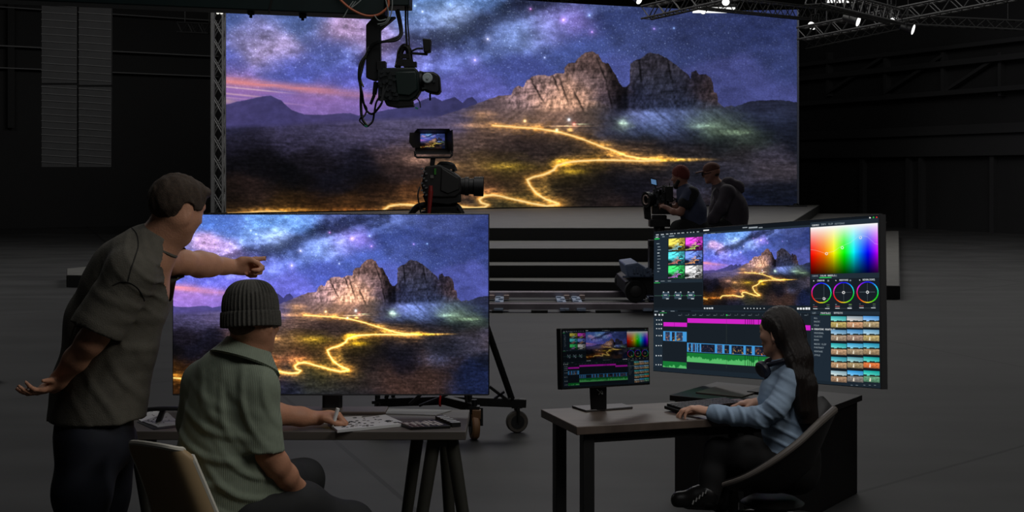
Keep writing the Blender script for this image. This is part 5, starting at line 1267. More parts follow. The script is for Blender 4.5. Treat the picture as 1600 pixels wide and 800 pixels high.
MB(MM).box((0, .013, 0), (pM[5], .026, pM[6])).build('housing', bkm, mo, bev=.003)
bc = MM @ Vector((-.005, .04, -pM[6] / 2)); 
MB().prism([W(921, 600, dM + .03), W(948, 600, dM + .03), W(948, 640, dM + .03), W(923, 640, dM + .03)], (0, .02, 0)).build('neck', mat('neck_black', (16, 16, 17), .4, .2), mo, bev=.004)
dbs = Dz(637, DZ_)
b4 = [Vector((*W(x, y, Dz(y, DZ_)).to_tuple()[:2], DZ_ + .0005)) for x, y in ((893.5, 637), (915, 644), (989, 638.5), (972, 633))]
MB().prism(b4, (0, 0, .008)).build('base', mat('base_grey', (92, 90, 90), .35, .6), mo, bev=.002)
k_ = MB(); kc = W(937, 612, dM + .024)
k_.sweep(spline([kc + Vector((-.012, 0, .010)), kc + Vector((.004, 0, -.004)), kc + Vector((.012, 0, -.010)), kc + Vector((.008, 0, .004)), kc + Vector((-.004, 0, -.012))], 6), .0018, 6)
k_.build('cable_clip', mat('pale_cable', (150, 158, 156)), mo, label='small pale cable loop')
# cabinet behind the desk
HC = .52
c_fl, c_fr, c_br = W(1050, 770, FPX * EYE / 500), W(1283, 800, FPX * EYE / 533), W(1312, 793, FPX * EYE / 523)
c_fl.z = c_fr.z = c_br.z = 0
# right face runs away from the camera at right angles to the front
ef = (c_fr - c_fl).normalized(); eb = Vector((-ef.y, ef.x, 0)); dep_c = .55
cab = thing('cabinet', 'low black cabinet behind the woman, standing under the wide display', 'cabinet', c_fl + ef * .4 + eb * dep_c / 2)
wdc = (c_fr - c_fl).length; bkc = mat('cabinet_black', (16, 13, 13), .6)
R_c = Matrix((ef, eb, Vector((0, 0, 1)))).transposed()
cc_ = c_fl + ef * wdc / 2 + eb * dep_c / 2
MB().box(cc_ + Vector((0, 0, (HC - .03) / 2)), (wdc - .02, dep_c - .02, HC - .03), R_c).build('body', bkc, cab, bev=.004)
MB().box(cc_ + Vector((0, 0, HC - .015)), (wdc + .02, dep_c + .02, .03), R_c).build('top', mat('cabinet_top_black', (30, 27, 27), .45), cab, bev=.003)
MB().box(c_fl + ef * wdc * .5 - eb * .004 + Vector((0, 0, HC / 2 - .02)), (wdc * .47, .012, HC - .08), R_c).build('door', bkc, cab, bev=.003)
padm = mat('desk_pad_grey', (74, 68, 62), .5)
pc = c_fl + ef * wdc * .26 + eb * dep_c * .5
pdn = thing('desk_pad', 'flat grey brown pad lying on the black cabinet', 'pad', pc + Vector((0, 0, HC)))
MB().box(pc + Vector((0, 0, HC + .004)), (.27, .32, .007), R_c).build('mat', padm, pdn, bev=.002)
# wide display on the cabinet
dWd = (cc_).y + .02
pW, RW, eW = fit_rect([(1020, 362), (1377, 335), (1377, 608), (1022, 580)], dWd)
print('wide fit', eW, pW, 'cabinet', cc_, wdc)
wd = thing('wide_display', 'very large angled display full of editing panels, standing behind the woman', 'display', (cc_.x, cc_.y, HC))
MW = posed(pW, RW, dWd)
picture_grid('screen', on_plane(MW, pW[5] - .014, pW[6] - .006, -.003), UI.shape[0], UI.shape[1], UI, screen_mat('wide_picture', 1.0), wd)
MB(MW).box((0, .016, 0), (pW[5], .032, pW[6])).build('housing', bkm, wd, bev=.002)
MB(MW).box((pW[5] / 2 - .0005, .012, 0), (.012, .034, pW[6] + .002)).build('side_edge', mat('edge_silver', (120, 120, 122), .3, .7), wd, label='pale metal right edge')
# neck hidden behind the woman, foot on the cabinet top
low = MW @ Vector((.06, .05, -pW[6] / 2 + .12)); ft = Vector((low.x + .02, low.y + .05, HC))
ft = cc_ + ef * ((ft - cc_).dot(ef)) + eb * .10 + Vector((0, 0, HC))
MB().bar(low, ft + Vector((0, 0, .01)), .09, .03, up=ef).build('neck', blm, wd, bev=.004)
MB().box(ft + Vector((0, 0, .006)), (.26, .2, .012), R_c).build('foot', blm, wd, bev=.003)
# keyboard and mouse
kq = [W(x, y, Dz(y, DZ_)) for x, y in ((1050, 641), (1074, 649), (1140, 640), (1128, 633))]
ek = ex; fk = ey
kc = p0 + ex * ((W(1098, 640, Dz(640, DZ_)) - p0).dot(ex)) + ey * ((W(1098, 640, Dz(640, DZ_)) - p0).dot(ey)); kc.z = DZ_
kw, kd = .335, .125
kr = (ex * .97 + ey * .24).normalized(); kf = Vector((-kr.y, kr.x, 0)); RK = Matrix((kr, kf, Vector((0, 0, 1)))).transposed()
kc = kc + kr * .008
kb = thing('keyboard', 'black keyboard under the woman\'s hand at the right desk', 'keyboard', kc)
MB().box(kc + Vector((0, 0, .012)), (kw, kd, .014), RK @ Matrix.Rotation(.05, 3, 'X')).build('case', blk, kb, bev=.003)
kk = MB()
for r_ in range(5):
    for c_ in range(17):
        kk.box(kc + kr * ((c_ - 8) * kw / 17.8) + kf * ((r_ - 2) * kd / 5.6) + Vector((0, 0, .024 + (r_ - 2) * .0012)), (kw / 21, kd / 7.0, .010), RK)
tag(kk.build('keys', mat('key_charcoal', (34, 34, 36), .5), kb), kind='stuff')
mc = W(1174, 636, Dz(636, DZ_)); mc.z = DZ_
ms = thing('mouse', 'black mouse under the woman\'s far hand', 'mouse', mc)
MB().ball(mc + Vector((0, 0, .012)), (.052, .034, .022), 16).build('shell', blk, ms)
MB().cyl(mc + Vector((-.03, -.006, .030)), mc + Vector((-.03, .006, .030)), .006, n=10).build('wheel', rub, ms)
# ------------------------------------------------------------------ people
skin = mat('skin_warm', (196, 142, 112), .55, noise=.08, nscale=25, bump=.12, bscale=160)
skin_f = mat('skin_light', (210, 160, 134), .5, noise=.05, nscale=25)
def chain(S, pts, k=.03, flat=None):
    """pts: (px, py, d, r) joints of a limb or trunk"""
    for (x0, y0, d0, r0), (x1, y1, d1, r1) in zip(pts[:-1], pts[1:]): S.cone(W(x0, y0, d0), W(x1, y1, d1), r0, r1, k, flat=flat)
def folds(amp, fx, fy, fz, sd=0, sharp=2.0):
    def f(x, y, z):
        a = nz3(x*fx, y*fy, z*fz, sd); b = nz3(x*fx*2.1 + 3, y*fy*2.1, z*fz*1.7, sd + 2)
        return amp * (np.abs(a) ** .8 * np.sign(a) + .45 * b)
    return f
def dirfold(p, axis, along, amp, wl, reach, curve=0):
    """a family of creases running along 'along', spaced along 'axis', around point p"""
    p = np.array(p); ax = np.array(Vector(axis).normalized()); al = np.array(Vector(along).normalized())
    def f(x, y, z):
        e = (x - p[0]) * ax[0] + (y - p[1]) * ax[1] + (z - p[2]) * ax[2]; g = (x - p[0]) * al[0] + (y - p[1]) * al[1] + (z - p[2]) * al[2]
        r2 = (x - p[0]) ** 2 + (y - p[1]) ** 2 + (z - p[2]) ** 2
        t = (e + curve * g * g) / wl + .35 * np.sin(g * 14 + p[0] * 5)
        return -amp * (np.maximum(0, np.sin(t * 2 * np.pi)) ** 1.5 - .35) * np.exp(-r2 / (reach * reach))
    return f
def shoe(par, heel, toe, m, h=.085, w=.045):
    S = SDF(np.minimum(heel, toe) - .12, np.maximum(heel, toe) + .15, .008); a = Vector(heel); b = Vector(toe); a.z += .04; b.z += .032
    S.cone(a, b, .043, .036, .02); S.cone(a + Vector((0, 0, .03)), a + (b - a) * .35 + Vector((0, 0, .02)), .042, .036, .03); S.plane((0, 0, min(heel[2], toe[2]) + .004), (0, 0, -1))
    return S.build('shoe', m, par)

# ---------------------------------------------- 1 the standing man who points
D1 = 4.75
man = thing('person', 'standing man in faded black t-shirt and dark jeans, leaning and pointing at the left display', 'person', (X(150, D1), D1 + .05, 0))
B = SDF((W(30, 0, D1).x - .06, 4.40, -.01), (W(425, 0, 5.4).x, 5.50, 1.76), .0062)
hc1 = W(278, 325, D1); hf = (.64, .71, -.30); hu = (.34, .14, .93)
P1, F1 = head_sdf(B, hc1, hf, hu, .93)
chain(B, [(276, 345, D1 - .01, .062), (258, 365, D1, .063), (232, 398, D1 + .01, .075)], .035)
chain(B, [(228, 405, D1, .085), (205, 460, D1 + .02, .115), (170, 580, D1 + .03, .11), (152, 655, D1 + .03, .105)], .05)
chain(B, [(225, 398, D1, .06), (202, 430, D1 - .15, .055)], .04); chain(B, [(232, 398, D1, .06), (262, 408, D1 + .20, .05)], .04)
# right arm, hanging back, hand open behind him
chain(B, [(202, 432, D1 - .15, .052), (176, 478, D1 - .17, .050), (151, 522, D1 - .17, .043), (140, 535, D1 - .17, .043), (118, 562, D1 - .14, .039), (92, 594, D1 - .10, .027), (84, 603, D1 - .09, .026)], .02)
hand_sdf(B, W(86, 598, D1 - .09), (-.42, -.82, -.28), (-.45, -.05, .88), (.75, -.35, .4), curl=(.30, .26, .24, .30), sc=.86, spread=.12, thumb=(.7, .15))
# left arm, stretched out, index finger pointing
D2 = 5.0
chain(B, [(262, 408, D1 + .20, .050), (288, 410, D2, .042), (312, 413, D2 + .09, .046), (328, 414, D2 + .13, .041), (350, 416, D2 + .19, .029), (366, 417, D2 + .22, .026)], .02)
hand_sdf(B, W(363, 417, D2 + .215), (.86, .44, .02), (.40, -.80, -.35), (-.05, -.30, .95), curl=(.04, .80, .86, .90), sc=.98, spread=.05, thumb=(.15, .55))
chain(B, [(140, 665, D1 - .02, .085), (128, 790, D1 - .04, .06)], .04); chain(B, [(166, 665, D1 + .10, .085), (156, 790, D1 + .14, .06)], .04)
for sgn, dd, px in ((1, D1 - .05, 124), (-1, D1 + .15, 156)):
    B.cone(W(px + 2, 790, dd), Vector((X(px, dd), dd, .10)), .06, .042, .03); B.cone(Vector((X(px, dd), dd, .08)), Vector((X(px, dd) + .12, dd + .05, .045)), .04, .03, .02)
B.build('body', skin, man); eyes(man, P1, F1, .93)
# t-shirt
Sh = SDF((W(70, 0, D1).x - .05, 4.38, .70), (W(300, 0, 5.1).x, 5.25, 1.60), .0062)
chain(Sh, [(238, 386, D1, .070), (220, 415, D1 + .0, .110), (200, 460, D1 + .02, .138), (178, 540, D1 + .02, .135), (160, 610, D1 + .03, .143), (151, 662, D1 + .03, .146), (148, 700, D1 + .03, .148)], .05)
chain(Sh, [(190, 420, D1 + .02, .10), (148, 500, D1 + .06, .085), (128, 600, D1 + .06, .075), (122, 680, D1 + .06, .075)], .06)
chain(Sh, [(228, 392, D1, .075), (205, 426, D1 - .14, .080)], .05); chain(Sh, [(236, 396, D1, .078), (258, 409, D1 + .17, .068)], .05); chain(Sh, [(238, 404, D1 + .06, .065), (220, 450, D1 + .08, .09)], .05)
Sh.plane(W(152, 656, D1), (.02, 0, -1))
sl1 = Sh.like()
A0, A1 = W(204, 428, D1 - .14), W(150, 519, D1 - .165); ax = (A1 - A0).normalized()
sl1.cone(A0, A1 + ax * .06, .078, .094, 0); sl1.plane(A1, ax + Vector((.08, 0, 0)))
sl1.cone(A1 - ax * .06, A1 + ax * .05, .058, .076, .004, 'cut')
sl2 = Sh.like()
C0, C1 = W(256, 408, D1 + .16), W(281, 411, D1 + .245); cx_ = (C1 - C0).normalized()
sl2.cone(C0, C1 + cx_ * .04, .066, .054, 0); sl2.plane(C1, cx_); 
for q_ in (sl1, sl2):
    hh = np.maximum(.03 - np.abs(Sh.D - q_.D), 0) / .03; Sh.D = np.minimum(Sh.D, q_.D) - hh * hh * .0075
nkf, nkl, nku = frame_of((.75, .5, -.45), (.5, .1, .85)); Sh.ell(W(250, 380, D1), (.066, .066, .028), (nkf, nkl, nku), .006, 'cut')     # neckline opening
f1 = dirfold(W(200, 560, D1 - .15), (-.45, 0, .9), (.9, 0, .45), .006, .13, .15, 3.5); f2 = dirfold(W(185, 620, D1 - .15), (.9, 0, .2), (-.2, 0, .9), .007, .09, .14)
f3 = dirfold(W(170, 480, D1 - .2), (.75, 0, .65), (-.65, 0, .75), .005, .10, .10); f4 = dirfold(W(235, 430, D1 - .1), (.75, 0, .5), (-.4, 0, .9), .008, .05, .12)
g1 = folds(.0050, 19, 19, 11, 1)
Sh.warp(lambda x, y, z: f1(x, y, z) + f2(x, y, z) + f3(x, y, z) + f4(x, y, z) + g1(x, y, z))
tee = mat('faded_black_cotton', (92, 88, 78), .85, noise=.10, nscale=40, bump=.25, bscale=260)
to = Sh.build('t_shirt', tee, man)
m_ = MB(); ring = []
for i in range(25):
    a = 2 * math.pi * i / 24; c = W(247, 384, D1); ring.append(c + nkf * .068 * math.cos(a) + nkl * .069 * math.sin(a) - nku * .004)
m_.sweep(ring, .007, 8, cap=False); m_.build('collar', tee, to)
m_ = MB(); 
bpy.context.view_layer.update(); from mathutils.bvhtree import BVHTree
tv = BVHTree.FromPolygons([v.co + wloc(to) for v in to.data.vertices], [tuple(p.vertices) for p in to.data.polygons])
for ln in ([(176, 446), (190, 440), (203, 442), (214, 449), (222, 460), (226, 470)], [(206, 356), (214, 366), (216, 384), (211, 402), (205, 420), (200, 440)], [(113, 503), (132, 515), (152, 524), (172, 531), (188, 535)]):
    sp = []
    for p_ in spline([W(x, y, 4.2) for x, y in ln], 6):
        o_ = Vector((0, 0, EYE)); d_ = (p_ - o_).normalized(); hit = tv.ray_cast(o_, d_)
        if hit[0] is not None: sp.append(hit[0] - d_ * .0005)
    if len(sp) > 3: MB().sweep(sp, .0022, 6).build('seam', mat('seam_dark', (44, 42, 38), .9), to)

# jeans
Pn = SDF((W(60, 0, D1).x - .05, 4.42, .015), (W(235, 0, D1).x, 5.2, .98), .0075)
chain(Pn, [(150, 640, D1 + .03, .128), (150, 690, D1 + .03, .130)], .04)
for dd, px, pk in ((D1 - .06, 130, 124), (D1 + .15, 158, 152)):
    chain(Pn, [(px + 8, 690, dd + .02, .105), (px, 770, dd, .090), (px - 4, 830, dd, .082)], .05); Pn.cone(W(px - 4, 830, dd), Vector((X(pk, dd), dd, .06)), .080, .070, .03)
Pn.plane((0, 0, .03), (0, 0, -1)); gj = folds(.005, 16, 16, 22, 3); Pn.warp(gj)
Pn.build('jeans', mat('dark_denim', (20, 24, 36), .8, noise=.12, nscale=30), man)
for dd, px in ((D1 - .05, 124), (D1 + .15, 154)): shoe(man, (X(px, dd) - .03, dd, 0), (X(px, dd) + .19, dd + .10, 0), mat('shoe_dark', (24, 24, 26), .6))
# short hair and beard
Hr = SDF(np.array(hc1) - .16, np.array(hc1) + .17, .004)
f, l, u = F1; P = P1; R = (f, l, u)
head_sdf(Hr, hc1, hf, hu, .93); Hr.D -= .0065
Hr.plane(P(.072, 0, .055), f * .90 - u * .45, .004); Hr.plane(P(-.05, 0, -.074), (-u * .9 + f * .20), .01); Hr.ell(P(.062, 0, .086), (.036, .046, .022), R, .02)
for sg in (1, -1): Hr.ell(P(.046, sg * .075, -.045), (.052, .050, .056), R, .008, 'cut'); Hr.ell(P(-.012, sg * .084, -.010), (.027, .030, .038), R, .004, 'cut')
gh = folds(.0022, 130, 130, 90, 5); Hr.warp(gh, .03)
hm = mat('hair_short_brown', (62, 48, 36), .8, noise=.3, nscale=90, bump=.5, bscale=420)
Hr.build('hair', hm, man)
Bd = SDF(np.array(P(.06, 0, -.09)) - .07, np.array(P(.06, 0, -.09)) + .07, .004)
Bd.ell(P(.064, 0, -.096), (.0255, .028, .0225), R, 0); Bd.cone(P(.030, .036, -.082), P(.062, .016, -.106), .012, .014, .012); Bd.cone(P(.030, -.036, -.082), P(.062, -.016, -.106), .012, .014, .012); Bd.warp(folds(.0015, 160, 160, 160, 7), .03)
Bd.build('beard', mat('beard_dark', (30, 24, 20), .8), man)
for sg in (1, -1): MB().sweep([P(.083, sg*.014, .030), P(.083, sg*.030, .034), P(.070, sg*.048, .029)], [.004, .0045, .003], 6).build('eyebrow', mat('beard_dark', (30, 24, 20)), man)
ck = MB(); ck.sweep(spline([W(238, 352, D1 - .055), W(246, 366, D1 - .062), W(252, 380, D1 - .050), W(252, 392, D1 - .02)], 6), .0022, 6).build('neck_chain', mat('thin_gold', (150, 120, 70), .3, .8), man)

# ---------------------------------------------- 2 the seated man in a beanie
D3 = 4.75
mn = thing('person', 'man in ribbed grey beanie and grey green short-sleeved shirt, seated and writing at the table', 'person', (X(370, D3), D3 + .05, .44))
B = SDF((W(265, 0, D3).x, 4.45, -.01), (W(600, 0, 5.1).x + .02, 5.60, 1.33), .0066)
hc3 = W(396, 503, D3)
P3, F3 = head_sdf(B, hc3, (.45, .88, -.10), (-.02, .10, 1), .96)
chain(B, [(394, 525, D3 - .01, .060), (386, 550, D3, .064), (372, 585, D3 + .01, .08)], .03)
chain(B, [(366, 600, D3, .11), (352, 690, D3, .12), (350, 790, D3 + .02, .13)], .05)
chain(B, [(398, 612, D3 - .05, .052), (404, 665, D3 - .06, .050), (418, 708, D3 - .05, .046), (430, 724, D3 - .03, .044), (446, 743, D3 + .02, .040), (464, 764, D3 + .09, .032), (478, 784, D3 + .17, .025)], .02)
hand_sdf(B, W(477, 783, D3 + .165), (.65, .65, -.35), (0, 0, -1), (-.6, .75, 0), curl=(.35, .35, .35, .35), sc=1.0)
chain(B, [(330, 590, D3 + .10, .055), (345, 640, D3 + .22, .050), (385, 656, D3 + .36, .045), (430, 647, D3 + .47, .042), (470, 651, D3 + .53, .034), (498, 654, D3 + .56, .026)], .02)
tips, tt_ = hand_sdf(B, W(494, 651, D3 + .555), (.90, .12, .08), (.45, .05, -.85), (-.05, -.95, -.15), curl=(.62, .66, .70, .74), sc=.96, spread=.04, thumb=(.25, .35))
chain(B, [(372, 790, D3 + .0, .10), (545, 815, D3 + .25, .065)], .04); chain(B, [(365, 780, D3 + .15, .10), (470, 750, D3 + .42, .065)], .04)
B.cone(W(548, 815, D3 + .25), Vector((X(550, D3 + .3), D3 + .30, .1)), .06, .04, .03); B.cone(W(472, 750, D3 + .42), Vector((X(470, D3 + .5), D3 + .50, .1)), .06, .04, .03)
B.build('body', mat('skin_tan', (188, 134, 104), .55, noise=.10, nscale=22, bump=.12, bscale=160), mn); eyes(mn, P3, F3, .96)
Sh = SDF((W(262, 0, D3).x - .02, 4.46, .42), (W(465, 0, D3).x, 5.12, 1.20), .0060)
chain(Sh, [(376, 562, D3, .068), (362, 590, D3 + .01, .105), (360, 640, D3 + .01, .138), (350, 700, D3 + .01, .145), (347, 750, D3 + .01, .145), (358, 810, D3 + .03, .150)], .05)
chain(Sh, [(368, 576, D3, .075), (322, 600, D3 + .09, .075), (305, 660, D3 + .12, .065)], .05)
chain(Sh, [(385, 575, D3, .07), (398, 608, D3 - .05, .078)], .05)
chain(Sh, [(380, 740, D3 + .02, .10), (418, 762, D3 + .06, .08)], .05)
s2 = Sh.like(); A0, A1 = W(396, 606, D3 - .05), W(408, 703, D3 - .055); ax = (A1 - A0).normalized()
s2.cone(A0, A1 + ax * .06, .080, .080, 0); s2.plane(A1, ax + Vector((-.22, 0, 0))); s2.cone(A1 - ax * .045, A1 + ax * .06, .056, .062, .004, 'cut')
hh = np.maximum(.03 - np.abs(Sh.D - s2.D), 0) / .03; Sh.D = np.minimum(Sh.D, s2.D) - hh * hh * .0075
f1 = dirfold(W(300, 700, D3 - .12), (.3, 0, .95), (.95, 0, -.3), .011, .085, .15, 1.0); f2 = dirfold(W(385, 640, D3 - .12), (.9, 0, .35), (-.35, 0, .9), .009, .075, .12)
f3 = dirfold(W(370, 770, D3 - .12), (.55, 0, .8), (.8, 0, -.55), .011, .075, .14); f4 = dirfold(W(330, 640, D3 - .12), (.8, 0, .5), (-.5, 0, .8), .006, .10, .14); g1 = folds(.003, 20, 20, 14, 4)
Sh.warp(lambda x, y, z: f1(x, y, z) + f2(x, y, z) + f3(x, y, z) + f4(x, y, z) + g1(x, y, z))
shm = mat('seersucker_green', (128, 138, 120), .85, noise=.06, nscale=50); wave_bump(shm, 55, .28, 'X', .003)
so = Sh.build('shirt', shm, mn)
# turned-down collar
cf, cl_, cu = frame_of((.42, .86, -.36), (.22, .22, .95)); c0 = W(381, 556, D3); m_ = MB(); vs = []; fs = []; NC = 40
for i in range(NC):
    a = math.radians(35 + 290 * i / (NC - 1)); dr_ = cf * math.cos(a) + cl_ * math.sin(a); k_ = abs(i / (NC - 1) - .5) * 2
    for r_, z_ in ((.062, .0), (.066, .040), (.074, .047), (.090 + .01 * k_ ** 3, .018), (.112 + .03 * k_ ** 3, -.012 - .02 * k_ ** 3), (.107 + .03 * k_ ** 3, -.018 - .02 * k_ ** 3), (.074, .0)): vs.append(c0 + dr_ * r_ + cu * z_)
for i in range(NC - 1):
    for j in range(7): fs.append((i * 7 + j, i * 7 + (j + 1) % 7, (i + 1) * 7 + (j + 1) % 7, (i + 1) * 7 + j))
fs.append(tuple(range(7))); fs.append(tuple((NC - 1) * 7 + j for j in range(7))[::-1])
m_.add(vs, fs); m_.build('collar', shm, so, auto=60)
Pn = SDF((W(300, 0, D3).x, 4.55, .015), (W(610, 0, 5.1).x + .05, 5.45, .78), .0075)
chain(Pn, [(352, 800, D3 + .02, .135), (372, 805, D3 + .05, .13)], .04)
chain(Pn, [(378, 796, D3 - .0, .108), (470, 797, D3 + .12, .095), (548, 822, D3 + .25, .075)], .04); chain(Pn, [(372, 790, D3 + .15, .105), (435, 760, D3 + .30, .090), (472, 750, D3 + .42, .075)], .04)
Pn.cone(W(550, 822, D3 + .25), Vector((X(552, D3 + .3), D3 + .30, .06)), .076, .060, .04); Pn.cone(W(474, 752, D3 + .42), Vector((X(470, D3 + .5), D3 + .50, .06)), .075, .060, .04)
Pn.plane((0, 0, .04), (0, 0, -1)); Pn.warp(folds(.005, 15, 15, 20, 6)); Pn.build('trousers', mat('black_trousers', (24, 25, 26), .8, noise=.1, nscale=30), mn)
for px, dd in ((552, D3 + .30), (470, D3 + .50)): shoe(mn, (X(px, dd) - .03, dd, 0), (X(px, dd) + .17, dd + .12, 0), mat('shoe_dark', (24, 24, 26)))
# ribbed beanie
f, l, u = frame_of((.45, .88, -.10), (-.13, -.02, 1)); bc_ = P3(-.016, 0, .024); vs = []; fs = []; NR, NS = 264, 34
prof = [(.0965, -.040), (.1015, -.040), (.1035, -.034), (.1030, -.012), (.1015, .008), (.0985, .012), (.0960, .009), (.0975, .020), (.0965, .040), (.0930, .060), (.0860, .080), (.0740, .097), (.0560, .110), (.0340, .117), (.0150, .1195), (.002, .120)]
pp = spline([Vector((r_, 0, h_)) for r_, h_ in prof], 3)
for p in pp:
    for k in range(NR):
        a = 2 * math.pi * k / NR; rib = .0034 * math.cos(a * 40) * min(1, p.x / .05)
        if p.z > .07: rib *= (1 + .8 * math.cos(a * 4))
        r_ = p.x + rib
        vs.append(bc_ + f * (r_ * 1.04 * math.cos(a)) + l * (r_ * .91 * math.sin(a)) + u * p.z * 1.0)
n_ = len(pp)
for i in range(n_ - 1):
    for k in range(NR): fs.append((i * NR + k, i * NR + (k + 1) % NR, (i + 1) * NR + (k + 1) % NR, (i + 1) * NR + k))
fs.append(tuple((n_ - 1) * NR + k for k in range(NR)))
mb = MB(); mb.add(vs, fs); mb.build('beanie', mat('knit_charcoal', (72, 70, 64), .9, noise=.2, nscale=120, bump=.4, bscale=300), mn, auto=0)
Hr = SDF(np.array(hc3) - .16, np.array(hc3) + .16, .005); R = F3
Hr.ell(P3(-.030, 0, .012), (.079, .071, .074), R, 0); Hr.plane(P3(0, 0, -.034), -u + f * .3); Hr.plane(P3(-.01, 0, 0), f); Hr.build('hair', mat('hair_faded', (82, 62, 50), .8, noise=.3, nscale=90), mn)
# white marker in his hand
pa, pb = W(528, 638, D3 + .525), W(519, 668, D3 + .525)
pt = thing('marker_pen', 'white marker held upright in the writing hand at the left table', 'pen', pb)
MB().cyl(pa, pa + (pb - pa) * .78, .0075, .0075, 14).build('barrel', mat('white_plastic', (225, 225, 222), .35), pt); MB().cyl(pa + (pb - pa) * .78, pb, .0058, .0016, 12).build('tip', mat('white_plastic', (225, 225, 222)), pt)

# ---------------------------------------------- 3 the woman at the desk
D5 = 5.75
wo = thing('person', 'woman with long dark hair and light blue shirt working at the right desk', 'person', (X(1240, D5), D5 + .03, .42))
B = SDF((W(1050, 0, D5).x - .03, 5.35, .15), (W(1300, 0, D5).x, 6.25, 1.20), .0052)
hc5 = W(1217, 519, D5); wf = (-.80, .60, -.10)
P5, F5 = head_sdf(B, hc5, wf, (-.06, .05, 1), .83, female=True)
chain(B, [(1222, 538, D5 + .0, .043), (1229, 560, D5, .045), (1236, 580, D5, .07)], .025)
chain(B, [(1236, 590, D5, .085), (1234, 650, D5, .09), (1238, 720, D5, .105)], .04)
chain(B, [(1240, 588, D5 - .10, .036), (1215, 635, D5 - .13, .034), (1190, 654, D5 - .10, .032), (1150, 651, D5 - .03, .029), (1106, 643, D5 + .03, .020)], .015)
hand_sdf(B, W(1108, 643, D5 + .03), (-.93, .26, .16), (-.30, 0, -.95), (.2, .9, -.1), curl=(.30, .34, .38, .42), sc=.86, spread=.08, thumb=(.5, .25))
chain(B, [(1220, 588, D5 + .12, .036), (1210, 626, D5 + .18, .032), (1203, 631, D5 + .22, .030), (1182, 629, D5 + .23, .021)], .015)
hand_sdf(B, W(1184, 629, D5 + .23), (-.95, .15, -.05), (0, 0, -1), (0, -.9, .1), curl=(.25, .25, .3, .35), sc=.82, spread=.10, thumb=(.5, .15))
chain(B, [(1238, 725, D5 - .02, .07), (1126, 707, D5 + .09, .042), (1109, 768, D5 + .055, .03)], .03)
B.build('body', skin_f, wo); eyes(wo, P5, F5, .83)
Sh = SDF((W(1095, 0, D5).x - .03, 5.40, .40), (W(1300, 0, D5).x, 6.15, 1.02), .0048)
chain(Sh, [(1232, 566, D5, .055), (1236, 590, D5, .088), (1230, 625, D5, .102), (1232, 665, D5, .100), (1236, 712, D5, .110)], .04)
chain(Sh, [(1212, 610, D5 - .02, .06), (1208, 640, D5 - .02, .055)], .04)
chain(Sh, [(1234, 574, D5, .055), (1241, 590, D5 - .10, .050)], .03); chain(Sh, [(1230, 574, D5, .055), (1220, 590, D5 + .12, .046)], .03)
chain(Sh, [(1240, 590, D5 - .10, .049), (1213, 636, D5 - .13, .044), (1190, 652, D5 - .10, .042), (1150, 651, D5 - .03, .038), (1122, 646.5, D5 + .012, .034), (1108, 643, D5 + .03, .031)], .022)
chain(Sh, [(1220, 590, D5 + .12, .044), (1210, 626, D5 + .18, .038), (1200, 630, D5 + .22, .034), (1190, 629, D5 + .23, .030)], .02)
cd = (W(1106, 643, D5 + .03) - W(1150, 651, D5 - .03)).normalized(); Sh.plane(W(1107, 643, D5 + .03), cd, 0, (W(1090, 600, D5 - .1) - Vector((.02, .1, .3)), W(1125, 600, D5 + .05) + Vector((0, .1, 0))))
Sh.plane(W(1215, 705, D5), (-.25, 0, -1))
f1 = dirfold(W(1150, 652, D5 - .07), (1, 0, .25), (-.25, 0, 1), .006, .045, .10); f2 = dirfold(W(1205, 645, D5 - .15), (.7, 0, .7), (-.7, 0, .7), .007, .045, .07); f3 = dirfold(W(1225, 685, D5 - .1), (.25, 0, .97), (.97, 0, -.25), .006, .05, .11); f4 = dirfold(W(1225, 600, D5 - .1), (.6, 0, .8), (-.8, 0, .6), .004, .05, .08); g1 = folds(.0022, 30, 30, 22, 8)
Sh.warp(lambda x, y, z: f1(x, y, z) + f2(x, y, z) + f3(x, y, z) + f4(x, y, z) + g1(x, y, z), .04)
blu = mat('light_blue_cotton', (150, 172, 196), .8, noise=.06, nscale=40, bump=.15, bscale=300)
so = Sh.build('shirt', blu, wo)
m_ = MB(); ring = []
f_, l_, u_ = frame_of((-.85, .45, -.35), (-.3, .1, .95))
for i in range(25): a = 2 * math.pi * i / 24; ring.append(W(1229, 562, D5) + f_ * .052 * math.cos(a) + l_ * .050 * math.sin(a))
m_.sweep(ring, .010, 8, cap=False); m_.build('collar', blu, so)
Pn = SDF((W(1080, 0, D5).x, 5.50, .20), (W(1295, 0, D5).x, 6.15, .68), .006)
chain(Pn, [(1240, 715, D5, .112), (1240, 730, D5, .112)], .04)
chain(Pn, [(1238, 728, D5 - .03, .085), (1165, 710, D5 + .04, .072), (1124, 706, D5 + .09, .058), (1113, 740, D5 + .07, .050), (1107, 780, D5 + .05, .046)], .03)
chain(Pn, [(1236, 728, D5 + .08, .085), (1165, 716, D5 + .14, .070), (1132, 716, D5 + .17, .058), (1124, 784, D5 + .14, .046)], .03)
Pn.warp(folds(.004, 22, 22, 24, 9)); Pn.build('trousers', mat('black_denim', (12, 11, 12), .8, noise=.1, nscale=30), wo)
for px, py, dd in ((1106, 795, D5 + .05), (1122, 798, D5 + .14)):
    b = W(px, py, dd); shoe(wo, b, b + Vector((-.115, .02, 0)), mat('shoe_black', (20, 19, 19), .35))
m_ = MB()
for k in range(5): m_.cyl(W(1082 + 5 * k, 788 - 4.2 * k, D5 - .0), W(1084 + 5 * k, 782 - 4.2 * k, D5 + .0), .003, n=6)
m_.build('lace', mat('lace_pale', (150, 150, 148), .4), wo)
